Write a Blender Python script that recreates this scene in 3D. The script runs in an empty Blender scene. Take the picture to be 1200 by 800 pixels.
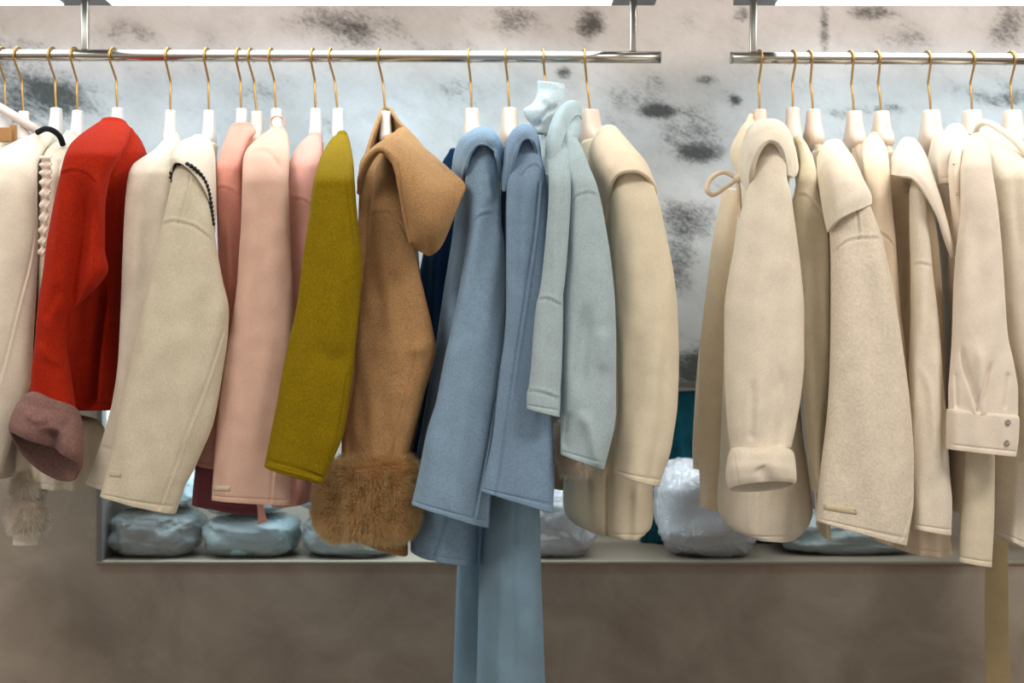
import bpy, bmesh, math, random
import numpy as np
from mathutils import Vector, Matrix
from mathutils.bvhtree import BVHTree

scn = bpy.context.scene
COL = scn.collection
# ------------------------------------------------------------------ camera
F = 50.0/36.0*1200      # focal length in pixels of the 1200 px wide frame
D = 2.8                 # camera to clothes rail
ZC = 1.19
cam_d = bpy.data.cameras.new('camera'); cam = bpy.data.objects.new('camera', cam_d)
COL.objects.link(cam)
cam.location = (0, -D, ZC); cam.rotation_euler = (math.pi/2, 0, 0)
cam_d.lens = 50; cam_d.sensor_width = 36; cam_d.sensor_fit = 'HORIZONTAL'
cam_d.dof.use_dof = True; cam_d.dof.focus_distance = 2.54; cam_d.dof.aperture_fstop = 3.2
scn.camera = cam
scn.view_settings.view_transform = 'Standard'; scn.view_settings.look = 'None'
scn.view_settings.gamma = 1; scn.view_settings.use_curve_mapping = False
scn.view_settings.exposure = 0.0
# ------------------------------------------------------------------ light
w = bpy.data.worlds.new('world'); scn.world = w; w.use_nodes = True
w.node_tree.nodes['Background'].inputs[0].default_value = (1.0, 0.92, 0.835, 1)
w.node_tree.nodes['Background'].inputs[1].default_value = 0.55

def area(name, loc, target, sx, sy, power, col, spread=180):
    l = bpy.data.lights.new(name, 'AREA'); l.shape = 'RECTANGLE'; l.size = sx; l.size_y = sy
    l.energy = power; l.color = col; l.spread = math.radians(spread)
    o = bpy.data.objects.new(name, l); COL.objects.link(o)
    o.location = loc
    d = Vector(target)-Vector(loc)
    o.rotation_euler = d.to_track_quat('-Z', 'Y').to_euler()
    return o
area('ceiling_lamp_left', (-1.3, -1.9, 2.72), (-0.4, 0, 1.2), 0.9, 0.5, 23, (1.0, 0.92, 0.84))
area('ceiling_lamp_right', (1.5, -1.8, 2.72), (0.6, 0, 1.3), 0.9, 0.5, 29, (1.0, 0.92, 0.84))
COOL = (0.70, 0.90, 1.0)
def rail_lamp(x0, x1, z=1.845):
    area('rail_lamp_light', ((x0+x1)/2, -0.13, z), ((x0+x1)/2, -0.13, 0), x1-x0, 0.30, 1.45*(x1-x0), (1.0, 0.96, 0.95))
    area('rail_lamp_wash', ((x0+x1)/2, 0.04, z), ((x0+x1)/2, 0.20, 1.55), x1-x0, 0.03, 1.7*(x1-x0), (0.50, 0.82, 1.0), 140)

area('niche_lamp', (-0.5, 0.40, 1.08), (-0.5, 0.5, 0.7), 0.9, 0.03, 6.5, COOL)
area('niche_lamp_right', (0.4, 0.40, 1.08), (0.4, 0.5, 0.7), 1.0, 0.03, 2.4, (0.9, 0.96, 1.0))

# ------------------------------------------------------------------ helpers
def at(px, py, Y):
    d = Y+D
    return np.array([(px-600)/F*d, Y, ZC+(400-py)/F*d])

def project(P):
    d = P[:, 1]+D
    return np.stack([600+P[:, 0]/d*F, 400-(P[:, 2]-ZC)/d*F], 1)

def put(name, verts, faces, mat, parent=None, smooth=True, mats=None, fmat=None):
    verts = np.asarray(verts, float)
    me = bpy.data.meshes.new(name)
    o = bpy.data.objects.new(name, me); COL.objects.link(o)
    off = np.zeros(3)
    if parent is not None:
        p = parent
        while p is not None:
            off += np.array(p.location); p = p.parent
        o.parent = parent
    me.from_pydata((verts-off).tolist(), [], faces)
    if mats:
        for m in mats: me.materials.append(m)
        if fmat: me.polygons.foreach_set('material_index', fmat)
    else:
        me.materials.append(mat)
    if smooth: me.polygons.foreach_set('use_smooth', [True]*len(me.polygons))
    me.update()
    return o

def thing(name, loc, label, cat, group=None):
    o = bpy.data.objects.new(name, None); COL.objects.link(o)
    o.empty_display_size = 0.05; o.location = loc
    o['label'] = label; o['category'] = cat
    if group: o['group'] = group
    return o
def tag(o, label, cat, group=None, kind=None):
    o['label'] = label; o['category'] = cat
    if group: o['group'] = group
    if kind: o['kind'] = kind
    return o
def structure(o):
    o['kind'] = 'structure'; return o

def pchip(t, y, tq):
    t = np.asarray(t, float); y = np.asarray(y, float)
    h = np.diff(t); dl = np.diff(y)/h
    n = len(t); m = np.zeros(n)
    if n == 2: m[:] = dl[0]
    else:
        for i in range(1, n-1):
            if dl[i-1]*dl[i] > 0:
                w1 = 2*h[i]+h[i-1]; w2 = h[i]+2*h[i-1]
                m[i] = (w1+w2)/(w1/dl[i-1]+w2/dl[i])
        m[0] = dl[0]; m[-1] = dl[-1]
    k = np.clip(np.searchsorted(t, tq)-1, 0, n-2)
    s = (tq-t[k])/h[k]
    return ((2*s**3-3*s**2+1)*y[k]+(s**3-2*s**2+s)*h[k]*m[k]
            + (-2*s**3+3*s**2)*y[k+1]+(s**3-s**2)*h[k]*m[k+1])

def seg_dist(P, poly):
    best = np.full(len(P), 1e9)
    poly = np.asarray(poly, float)
    for a, b in zip(poly[:-1], poly[1:]):
        ab = b-a; L = (ab**2).sum()+1e-9
        s = np.clip(((P-a)@ab)/L, 0, 1)
        d = np.sqrt(((P-a-s[:, None]*ab)**2).sum(1))
        best = np.minimum(best, d)
    return best
def seg_param(P, poly):
    poly = np.asarray(poly, float); L = np.concatenate([[0], np.cumsum(np.hypot(*np.diff(poly, axis=0).T))])
    best = np.full(len(P), 1e9); out = np.zeros(len(P))
    for k, (a, b) in enumerate(zip(poly[:-1], poly[1:])):
        ab = b-a; l2 = (ab**2).sum()+1e-9
        s = np.clip(((P-a)@ab)/l2, 0, 1); d = ((P-a-s[:, None]*ab)**2).sum(1)
        m = d < best; best[m] = d[m]; out[m] = (L[k]+s[m]*(L[k+1]-L[k]))/L[-1]
    return out
def smooth_poly(pts, n=8):
    if len(pts) < 3: return pts
    pts = np.asarray(pts, float); t = np.arange(len(pts))
    tq = np.linspace(0, len(pts)-1, (len(pts)-1)*n+1)
    P = np.vstack([pts[0]*2-pts[1], pts, pts[-1]*2-pts[-2]])
    k = np.minimum(tq.astype(int), len(pts)-2); s = (tq-k)[:, None]
    a, b, c, d = P[k], P[k+1], P[k+2], P[k+3]
    return 0.5*((2*b)+(-a+c)*s+(2*a-5*b+4*c-d)*s**2+(-a+3*b-3*c+d)*s**3)

BVH = {}
def remember(o, verts, faces):
    BVH[o.name] = BVHTree.FromPolygons([tuple(v) for v in verts], faces)
def hit(o, px, py, off=0.001):
    org = Vector((0, -D, ZC)); tgt = Vector(at(px, py, 0)); d = (tgt-org).normalized()
    r = BVH[o.name].ray_cast(org, d)
    if r[0] is None:
        r2 = BVH[o.name].find_nearest(Vector(at(px, py, -0.22)))
        return np.array(r2[0])-np.array(d)*off
    return np.array(r[0]-d*off)

# rows: (y, xl, xr, Y, T, dy, arch): left/right silhouette in the photo at depth Y, thickness T,
# dy = how much lower (px) the right end is, arch = how much (px) the front edge rises over the back
def loft(name, rows, mat, parent, n=140, e=2.3, cap=5, hem=True, wob=0.0022, fold=0.0, nf=7, seed=1,
         creases=(), skew=0.0, res=2.1, wall=0.0035, wl=0.06, open_top=False, lowfold=None, hemline=True, inner=0.07, back=1.0):
    rng = random.Random(seed*77+3)
    A = np.array([(lambda q: q+[q[6]] if len(q) < 8 else q)(list(r)+[0]*(7-len(r))) for r in rows], float)
    cy = A[:, 0]+A[:, 5]*0.5
    cx = (A[:, 1]+A[:, 2])/2
    t = np.concatenate([[0], np.cumsum(np.maximum(np.hypot(np.diff(cy), np.diff(cx)*0.3), 0.8))])
    m = max(12, int(t[-1]/res))
    tq = np.linspace(0, t[-1], m)
    if hemline and hem: # extra resolution at the hem
        tq = np.unique(np.concatenate([tq, np.linspace(max(0, t[-1]-9), t[-1], 12)])); m = len(tq)
    Q = np.stack([pchip(t, A[:, j], tq) for j in range(8)], 1)
    th = np.linspace(0, 2*math.pi, n, endpoint=False)
    c, s = np.cos(th), np.sin(th)
    ce = np.sign(c)*np.abs(c)**(2/e); se = np.sign(s)*np.abs(s)**(2/e)
    ph = [rng.uniform(0, 6.28) for _ in range(6)]
    rings = []
    tap = 1-(1-back)*np.clip((se-0.05)/0.7, 0, 1)**0.8 if back < 1 else np.ones(n)
    fr = tq/t[-1]
    def ring(q, f, inset=0.0, dz=0.0, scale=1.0):
        y, xl, xr, Y, T, dy, ar, arb = q
        L = at(xl, y, Y); R = at(xr, y+dy, Y)
        C = (L+R)/2; U = (R-L)/2; ul = np.linalg.norm(U); U = U/ul*max(ul-inset, 0.0004)*scale
        hv = max(T/2-inset, 0.0004)*scale
        pxm = (Y+D)/F
        V = np.array([skew*hv, hv, 0])
        C = C+np.array([0, 0, dz])
        fa = fold*np.clip((f-0.15)/0.85, 0, 1)**1.2
        mod = 1+fa*(np.sin(nf*th+ph[0]+1.1*math.sin(3*f+ph[1]))*0.6+np.sin((nf*2+1)*th+ph[2]+0.8*f)*0.25
                    + np.sin(3*th+ph[3]+1.3*f)*0.35)
        modc = 1+(mod-1)*np.abs(s)    # keep the side silhouette
        W = C[None]+(ce*modc*tap)[:, None]*U[None]+(se*mod)[:, None]*V[None]
        W[:, 2] -= np.where(se < 0, ar, arb)*se*pxm*scale
        return W
    if open_top:
        for ins, dz in ((wall*1.3, -inner*0.6), (wall*1.3, -0.004), (wall*0.9, 0.001), (wall*0.3, 0.001)):
            rings.append(ring(Q[0], 0, ins, dz))
    else:
        ch = cap*(Q[0][3]+D)/F
        for k in range(1, 7):
            a = k/7*math.pi/2
            rings.append(ring(Q[0], 0, 0, ch*math.cos(a), math.sin(a)))
    first = len(rings)
    for q, f in zip(Q, fr): rings.append(ring(q, f))
    last = len(rings)
    if hem:
        for ins, dz in ((wall*0.25, -0.0012), (wall*0.7, -0.0012), (wall*1.1, 0.001)):
            rings.append(ring(Q[-1], 1, ins, dz))
        for bk in (4, 12, 24, 42):
            if bk*0.6 > t[-1]: break
            qb = np.array([np.interp(t[-1]-bk, tq, Q[:, j]) for j in range(Q.shape[1])]); rings.append(ring(qb, 1, wall*1.6, 0))
    P = np.concatenate(rings, 0)
    nr = len(rings)
    # drape and creases push the cloth to and fro in depth
    sgn = np.tile(np.clip(-s*2.5, -1, 1), nr); front = np.clip(sgn, 0, 1)
    outer = np.zeros(nr); outer[:last] = 1
    if hem: outer[last:] = 1
    if open_top: outer[:first] = 0.4
    outer = np.repeat(outer, n)
    px = project(P)
    dsp = np.zeros(len(P))
    for i in range(7):
        kx = 2*math.pi/rng.uniform(0.035, 0.13)*rng.choice((-1, 1)); kz = 2*math.pi/rng.uniform(wl*3, wl*11)
        dsp += rng.uniform(0.4, 1)*np.sin(kx*P[:, 0]+kz*P[:, 2]+rng.uniform(0, 6.28))
    dsp *= wob*0.55
    for i in range(4):
        kx = 2*math.pi/rng.uniform(0.06, 0.2); kz = 2*math.pi/rng.uniform(0.05, 0.13)*rng.choice((-1, 1))
        dsp += wob*0.09*np.sin(kx*P[:, 0]+kz*P[:, 2]+rng.uniform(0, 6.28))
    if lowfold:
        amp, lam, yb = lowfold
        g = np.clip((px[:, 1]-yb)/120.0, 0, 1)
        dsp += g*amp*np.sin(2*math.pi*px[:, 0]/lam+ph[4])
    for pts, wd, dep in creases:
        d = seg_dist(px, smooth_poly(pts, 6))
        env = 1.0
        if wd > 2.9:
            q = seg_param(px, smooth_poly(pts, 6)); q = 1-q if pts[0][1] > pts[-1][1] else q; env = np.clip(np.minimum(q, 1-q)/0.3, 0, 1); env = env*env*(3-2*env)
            if px[:, 1].max()-max(p[1] for p in pts) < 30: env = np.where(q > 0.5, 1.0, env)
        dsp += dep*(1.35 if wd > 2.9 else 1.0)*np.exp(-(d/wd)**2)*env
    if hem and hemline:
        # stitched line a little above the hem
        yh = np.repeat(np.concatenate([np.zeros(first), t[-1]-tq, np.zeros(nr-last)]), n)
        dsp -= 0.0018*np.exp(-((yh-5.5)/1.3)**2)*(yh > 0.5)
    taper = np.clip(np.abs(s)*1.6, 0, 1)
    P[:, 1] -= dsp*front*outer*np.tile(taper, nr)
    faces = []
    idx = np.arange(nr*n).reshape(nr, n)
    a = idx[:-1]; b = idx[1:]
    q = np.stack([a, np.roll(a, -1, 1), np.roll(b, -1, 1), b], -1).reshape(-1, 4)
    faces = q[:, ::-1].tolist()
    if not open_top:
        P = np.vstack([P, P[:n].mean(0)]); k = len(P)-1
        faces += [[i, (i+1) % n, k] for i in range(n)]
    if not hem:
        P = np.vstack([P, P[(nr-1)*n:nr*n].mean(0)]); k = len(P)-1; base = (nr-1)*n
        faces += [[base+(i+1) % n, base+i, k] for i in range(n)]
    o = put(name, P, faces, mat, parent)
    remember(o, P, faces)
    return o

def sheet(name, grid, mat, parent, thick=0.004, nu=10, nv=10, remember_it=False, mod=None):
    """grid of (px,py,Y) control points -> smooth thick cloth"""
    G = np.array([[at(*p) for p in row] for row in grid])
    def up(G, n):
        return np.stack([smooth_poly(G[:, j], n) if len(G) > 2 else
                         G[0, j]+(G[1, j]-G[0, j])*np.linspace(0, 1, n*2+1)[:, None] for j in range(G.shape[1])], 1)
    G = up(G, nu); G = up(G.transpose(1, 0, 2), nv).transpose(1, 0, 2)
    if mod is not None: G = mod(G)
    R, C_ = G.shape[:2]
    du = np.gradient(G, axis=0); dv = np.gradient(G, axis=1)
    N = np.cross(du, dv); N /= (np.linalg.norm(N, axis=2, keepdims=True)+1e-12)
    prof = np.ones((R, C_))
    A_ = (G+N*thick/2).reshape(-1, 3); B_ = (G-N*thick/2).reshape(-1, 3)
    V = np.vstack([A_, B_]); n = R*C_
    f = []
    ix = lambda r, c: r*C_+c
    for r in range(R-1):
        for c in range(C_-1):
            q = [ix(r, c), ix(r, c+1), ix(r+1, c+1), ix(r+1, c)]
            f.append(q[::-1]); f.append([k+n for k in q])
    border = [ix(0, c) for c in range(C_)]+[ix(r, C_-1) for r in range(1, R)]+[ix(R-1, c) for c in range(C_-2, -1, -1)]+[ix(r, 0) for r in range(R-2, 0, -1)]
    for a, b in zip(border, border[1:]+border[:1]):
        f.append([a, b, b+n, a+n])
    o = put(name, V, f, mat, parent)
    bv = o.modifiers.new('bevel', 'BEVEL'); bv.width = thick*0.35; bv.segments = 2; bv.limit_method = 'ANGLE'; bv.angle_limit = math.radians(50)
    if remember_it: remember(o, V, f)
    return o

def tube_mesh(path, r, k=10, closed_ends=True):
    P = np.asarray(path, float); n = len(P)
    rr = np.full(n, r) if np.isscalar(r) else np.asarray(r, float)
    T = np.gradient(P, axis=0); T /= np.linalg.norm(T, axis=1, keepdims=True)+1e-12
    up = np.array([0.31, 0.9, 0.2]); V = []; prev = None
    for i in range(n):
        a = up if prev is None else prev
        x = a-T[i]*(a@T[i]); x /= np.linalg.norm(x); y = np.cross(T[i], x); prev = x
        for j in range(k):
            an = 2*math.pi*j/k
            V.append(P[i]+rr[i]*(math.cos(an)*x+math.sin(an)*y))
    f = [[i*k+j, i*k+(j+1) % k, (i+1)*k+(j+1) % k, (i+1)*k+j] for i in range(n-1) for j in range(k)]
    if closed_ends:
        f.append(list(range(k))[::-1]); f.append([(n-1)*k+j for j in range(k)])
    return np.array(V), f
def tube(name, path, r, mat, parent, k=10):
    V, f = tube_mesh(path, r, k); return put(name, V, f, mat, parent)
def join_meshes(parts):
    V = []; f = []; n = 0
    for v, g in parts:
        V.append(np.asarray(v)); f += [[i+n for i in q] for q in g]; n += len(v)
    return np.vstack(V), f
def box_mesh(x0, x1, y0, y1, z0, z1):
    V = [(x, y, z) for x in (x0, x1) for y in (y0, y1) for z in (z0, z1)]
    f = [[0, 1, 3, 2], [4, 6, 7, 5], [0, 4, 5, 1], [2, 3, 7, 6], [0, 2, 6, 4], [1, 5, 7, 3]]
    return np.array(V, float), f
def bevel(o, wdt, seg=2):
    b = o.modifiers.new('bevel', 'BEVEL'); b.width = wdt; b.segments = seg; b.limit_method = 'ANGLE'
    return o
def sphere_mesh(c, r, u=12, v=8, sc=(1, 1, 1)):
    V = [(0, 0, 1)]
    for i in range(1, v):
        a = math.pi*i/v
        for j in range(u):
            b = 2*math.pi*j/u; V.append((math.sin(a)*math.cos(b), math.sin(a)*math.sin(b), math.cos(a)))
    V.append((0, 0, -1)); V = np.array(V)*np.array(sc)*r+np.array(c)
    f = [[0, 1+j, 1+(j+1) % u] for j in range(u)]
    for i in range(v-2):
        for j in range(u):
            a = 1+i*u+j; b = 1+i*u+(j+1) % u; f.append([a, a+u, b+u, b])
    k = len(V)-1; base = 1+(v-2)*u
    f += [[base+j, k, base+(j+1) % u] for j in range(u)]
    return V, f

# ------------------------------------------------------------------ materials
def srgb(c):
    return tuple(((x/255)/12.92 if x/255 <= 0.04045 else (((x/255)+0.055)/1.055)**2.4) for x in c)+(1,)
def newmat(name):
    m = bpy.data.materials.new(name); m.use_nodes = True
    return m, m.node_tree, m.node_tree.nodes['Principled BSDF']
def wool(name, c, mott=0.07, big=0.05, bump=0.22, rough=0.95, sheen=0.25, scale=330, tw=None):
    m, nt, b = newmat(name); N = nt.nodes; L = nt.links
    geo = N.new('ShaderNodeNewGeometry')
    n1 = N.new('ShaderNodeTexNoise'); n1.inputs['Scale'].default_value = scale; n1.inputs['Detail'].default_value = 3
    n2 = N.new('ShaderNodeTexNoise'); n2.inputs['Scale'].default_value = 28; n2.inputs['Detail'].default_value = 3
    L.new(geo.outputs['Position'], n1.inputs['Vector']); L.new(geo.outputs['Position'], n2.inputs['Vector'])
    base = srgb(c)
    r = N.new('ShaderNodeMapRange'); r.inputs[1].default_value = 0.3; r.inputs[2].default_value = 0.7
    r.inputs[3].default_value = 1-mott*1.6; r.inputs[4].default_value = 1+mott*1.6; r.clamp = True
    L.new(n1.outputs['Fac'], r.inputs[0])
    r2 = N.new('ShaderNodeMapRange'); r2.inputs[1].default_value = 0.3; r2.inputs[2].default_value = 0.7
    r2.inputs[3].default_value = 1-big; r2.inputs[4].default_value = 1+big
    L.new(n2.outputs['Fac'], r2.inputs[0])
    mu = N.new('ShaderNodeMath'); mu.operation = 'MULTIPLY'; L.new(r.outputs[0], mu.inputs[0]); L.new(r2.outputs[0], mu.inputs[1])
    v = N.new('ShaderNodeVectorMath'); v.operation = 'SCALE'; v.inputs[0].default_value = base[:3]; L.new(mu.outputs[0], v.inputs['Scale'])
    L.new(v.outputs[0], b.inputs['Base Color'])
    b.inputs['Roughness'].default_value = rough; b.inputs['Specular IOR Level'].default_value = 0.15
    b.inputs['Sheen Weight'].default_value = sheen; b.inputs['Sheen Roughness'].default_value = 0.5
    b.inputs['Sheen Tint'].default_value = tuple(min(1, x*1.3+0.1) for x in base[:3])+(1,)
    bp = N.new('ShaderNodeBump'); bp.inputs['Strength'].default_value = bump; bp.inputs['Distance'].default_value = 0.0016
    ad = N.new('ShaderNodeMath'); ad.operation = 'MULTIPLY_ADD'; ad.inputs[1].default_value = 0.5
    L.new(n2.outputs['Fac'], ad.inputs[0]); L.new(n1.outputs['Fac'], ad.inputs[2])
    L.new(ad.outputs[0], bp.inputs['Height']); L.new(bp.outputs[0], b.inputs['Normal'])
    return m
def plain(name, c, rough=0.5, metal=0.0, spec=0.5, emis=None, est=0, coat=0.0):
    m, nt, b = newmat(name); b.inputs['Base Color'].default_value = srgb(c)
    b.inputs['Roughness'].default_value = rough; b.inputs['Metallic'].default_value = metal
    b.inputs['Specular IOR Level'].default_value = spec; b.inputs['Coat Weight'].default_value = coat
    if emis:
        b.inputs['Emission Color'].default_value = emis+(1,); b.inputs['Emission Strength'].default_value = est
    N = nt.nodes; n = N.new('ShaderNodeTexNoise'); n.inputs['Scale'].default_value = 40
    r = N.new('ShaderNodeMapRange'); r.inputs[3].default_value = rough*0.85; r.inputs[4].default_value = min(1, rough*1.15)
    nt.links.new(n.outputs['Fac'], r.inputs[0]); nt.links.new(r.outputs[0], b.inputs['Roughness'])
    return m

M = {}
M['cream_a'] = wool('cream_wool', (226, 217, 200), mott=0.04)
M['oat'] = wool('oatmeal_wool', (214, 205, 182), mott=0.06)
M['ivory'] = wool('ivory_wool', (236, 226, 208), mott=0.04)
M['ivory2'] = wool('warm_ivory_wool', (236, 217, 192), mott=0.03)
M['ivory3'] = wool('pale_ivory_wool', (238, 226, 210), mott=0.03, bump=0.1)
M['ivory4'] = wool('butter_ivory_wool', (228, 217, 192), mott=0.03)
M['boucle'] = wool('ivory_boucle_wool', (232, 221, 202), mott=0.06, bump=0.5, scale=210)
M['red'] = wool('red_wool', (166, 38, 15), mott=0.16, bump=0.5, sheen=0.15, scale=380)
M['mauve'] = wool('mauve_brown_wool', (134, 102, 96), mott=0.14, bump=0.5, scale=260)
M['salmon'] = wool('salmon_wool', (224, 156, 140), mott=0.04)
M['blush'] = wool('blush_wool', (218, 182, 164), mott=0.03)
M['pink'] = wool('rose_wool', (226, 172, 160), mott=0.04)
M['maroon'] = wool('maroon_wool', (136, 78, 86), mott=0.05)
M['mustard'] = wool('mustard_wool', (136, 114, 10), mott=0.13, bump=0.4, sheen=0.1)
M['camel'] = wool('camel_wool', (174, 136, 94), mott=0.17, bump=0.4, big=0.08, scale=420)
M['navy'] = wool('navy_wool', (16, 44, 74), mott=0.1)
M['blue'] = wool('dusty_blue_wool', (136, 164, 188), mott=0.09, bump=0.35)
M['blue2'] = wool('slate_blue_wool', (130, 156, 182), mott=0.08, bump=0.35)
M['bluelow'] = wool('plain_blue_wool', (122, 150, 168), mott=0.02, bump=0.1)
M['pale'] = wool('pale_blue_wool', (174, 193, 199), mott=0.07, bump=0.4)
M['pale2'] = wool('icy_blue_wool', (184, 200, 206), mott=0.08, bump=0.4)
M['beige'] = wool('beige_wool', (176, 150, 122), mott=0.04)
M['strap'] = wool('olive_tan_webbing', (168, 148, 112), mott=0.03)
M['black'] = plain('black_bead', (14, 14, 16), 0.25)
M['blacktrim'] = wool('black_knit', (24, 26, 32), mott=0.1)
M['gold'] = plain('brushed_gold_wire', (188, 150, 92), 0.34, 1.0)
M['chrome'] = plain('chrome', (190, 186, 178), 0.2, 1.0)
M['steel'] = plain('satin_steel', (170, 168, 162), 0.28, 1.0)
M['white_h'] = plain('white_lacquer', (216, 212, 210), 0.35)
M['cream_h'] = plain('cream_lacquer', (224, 204, 188), 0.35)
M['mark'] = plain('gold_stamp', (196, 150, 110), 0.4)
M['tagw'] = plain('woven_label', (214, 200, 170), 0.7)
M['jewel'] = plain('faceted_silver', (200, 198, 190), 0.12, 1.0)
M['housing'] = plain('grey_housing', (112, 114, 116), 0.45, 0.2)
M['diffuser'] = plain('lamp_diffuser', (255, 255, 255), 0.5, emis=(0.78, 0.97, 1.0), est=1.7)
M['clip'] = plain('wooden_clip', (168, 122, 70), 0.5)
M['clearbar'] = plain('pearl_plastic', (228, 214, 208), 0.2, coat=0.5)

def fur_mat(name, root, tip):
    m, nt, b = newmat(name); N = nt.nodes; L = nt.links
    at_ = N.new('ShaderNodeAttribute'); at_.attribute_name = 'tipness'
    mx = N.new('ShaderNodeMix'); mx.data_type = 'RGBA'; mx.inputs[6].default_value = srgb(root); mx.inputs[7].default_value = srgb(tip)
    L.new(at_.outputs['Fac'], mx.inputs[0]); L.new(mx.outputs[2], b.inputs['Base Color'])
    b.inputs['Roughness'].default_value = 0.6; b.inputs['Specular IOR Level'].default_value = 0.3
    tr = N.new('ShaderNodeBsdfTranslucent'); L.new(mx.outputs[2], tr.inputs[0])
    ms = N.new('ShaderNodeMixShader'); ms.inputs[0].default_value = 0.4
    L.new(b.outputs[0], ms.inputs[1]); L.new(tr.outputs[0], ms.inputs[2]); L.new(ms.outputs[0], N['Material Output'].inputs[0])
    return m
M['fur'] = fur_mat('fox_fur', (246, 196, 130), (255, 242, 196))
M['furw'] = fur_mat('cream_fur', (250, 240, 224), (255, 252, 246))

# concrete paper wall with soot-like smudges
def wall_mat():
    m, nt, b = newmat('smudged_concrete_paper'); N = nt.nodes; L = nt.links
    geo = N.new('ShaderNodeNewGeometry')
    def noise(scale, detail=5, vec=None, rough=0.6):
        n = N.new('ShaderNodeTexNoise'); n.inputs['Scale'].default_value = scale; n.inputs['Detail'].default_value = detail
        n.inputs['Roughness'].default_value = rough
        L.new(vec if vec else geo.outputs['Position'], n.inputs['Vector']); return n.outputs['Fac']
    def rng_(src, a, b_, c, d):
        r = N.new('ShaderNodeMapRange'); r.inputs[1].default_value = a; r.inputs[2].default_value = b_
        r.inputs[3].default_value = c; r.inputs[4].default_value = d; L.new(src, r.inputs[0]); return r.outputs[0]
    def ma(op, a, b_=None):
        x = N.new('ShaderNodeMath'); x.operation = op
        for i, v in enumerate((a, b_)):
            if v is None: continue
            if isinstance(v, (int, float)): x.inputs[i].default_value = v
            else: L.new(v, x.inputs[i])
        return x.outputs[0]
    # diagonal streaked coordinates
    mp0 = N.new('ShaderNodeMapping'); mp0.inputs['Rotation'].default_value = (0, math.radians(-28), 0); L.new(geo.outputs['Position'], mp0.inputs['Vector'])
    mp = N.new('ShaderNodeMapping'); mp.inputs['Scale'].default_value = (0.62, 1, 1.25)
    L.new(mp0.outputs[0], mp.inputs['Vector'])
    fine = noise(120, 8, mp.outputs[0], 0.85); mid = noise(14, 6, mp.outputs[0], 0.65); large = noise(3.2, 4)
    blobs = [(30, 110, 75, 55, .8), (-10, 60, 60, 40, .5), (150, 40, 42, 22, .55), (215, 85, 60, 30, .25), (400, 25, 60, 26, .8), (455, 45, 70, 22, .5),
             (290, 110, 60, 30, .3), (380, 150, 30, 12, .35), (540, 110, 45, 20, .45), (600, 20, 60, 25, .45), (690, 30, 26, 20, 1.1), (755, 105, 45, 28, .5),
             (770, 130, 24, 10, 1.0), (800, 150, 60, 40, .55), (826, 180, 34, 14, 1.1), (660, 85, 12, 9, .9), (862, 118, 10, 9, 1.0), (828, 93, 16, 7, .8),
             (810, 260, 50, 32, 1.0), (795, 320, 30, 34, .7), (812, 430, 40, 28, 1.3), (966, 30, 8, 34, .85), (1015, 15, 40, 12, .8), (1060, 45, 40, 18, .5), (1185, 30, 34, 34, .7),
             (1150, 110, 60, 16, .4), (1040, 128, 46, 8, .6), (990, 132, 22, 8, .6), (1180, 118, 30, 12, .6), (950, 95, 45, 22, .3), (868, 18, 14, 12, .9),
             (530, 60, 40, 14, .4), (90, 120, 80, 30, .4), (700, 150, 60, 60, .3)]
    acc = None
    for x, y, sx, sy, k in blobs:
        p = at(x, y, 0.35); s1 = 1/(sx*3.15/F); s2 = 1/(sy*3.15/F)
        v = N.new('ShaderNodeVectorMath'); v.operation = 'SUBTRACT'; L.new(geo.outputs['Position'], v.inputs[0]); v.inputs[1].default_value = tuple(p)
        v2 = N.new('ShaderNodeVectorMath'); v2.operation = 'MULTIPLY'; L.new(v.outputs[0], v2.inputs[0]); v2.inputs[1].default_value = (s1, 0, s2)
        d = N.new('ShaderNodeVectorMath'); d.operation = 'LENGTH'; L.new(v2.outputs[0], d.inputs[0])
        g = N.new('ShaderNodeMapRange'); g.interpolation_type = 'SMOOTHERSTEP'
        g.inputs[1].default_value = 0; g.inputs[2].default_value = 1.5; g.inputs[3].default_value = k; g.inputs[4].default_value = 0
        L.new(d.outputs['Value'], g.inputs[0])
        acc = g.outputs[0] if acc is None else ma('ADD', acc, g.outputs[0])
    speck = ma('ADD', ma('MULTIPLY', fine, 1.15), ma('MULTIPLY', mid, 0.85))      # about 1.0 +- .3
    lvl = ma('ADD', speck, ma('MULTIPLY', acc, 0.42))
    dark = rng_(lvl, 1.17, 1.46, 0, 1)
    veil = rng_(ma('ADD', mid, ma('MULTIPLY', acc, 0.35)), 0.5, 1.1, 0, 0.5)
    base = N.new('ShaderNodeMix'); base.data_type = 'RGBA'; base.inputs[6].default_value = srgb((206, 199, 195)); base.inputs[7].default_value = srgb((236, 231, 230))
    L.new(rng_(large, 0.35, 0.65, 0, 1), base.inputs[0])
    grain = N.new('ShaderNodeVectorMath'); grain.operation = 'SCALE'; L.new(base.outputs[2], grain.inputs[0]); L.new(rng_(fine, 0.3, 0.7, 1.06, 0.90), grain.inputs['Scale'])
    m1 = N.new('ShaderNodeMix'); m1.data_type = 'RGBA'; L.new(veil, m1.inputs[0]); L.new(grain.outputs[0], m1.inputs[6]); m1.inputs[7].default_value = srgb((120, 116, 114))
    m2 = N.new('ShaderNodeMix'); m2.data_type = 'RGBA'; L.new(ma('MULTIPLY', dark, 0.85), m2.inputs[0]); L.new(m1.outputs[2], m2.inputs[6]); m2.inputs[7].default_value = srgb((46, 46, 44))
    L.new(m2.outputs[2], b.inputs['Base Color']); b.inputs['Roughness'].default_value = 0.8
    return m
M['wall'] = wall_mat()
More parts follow.
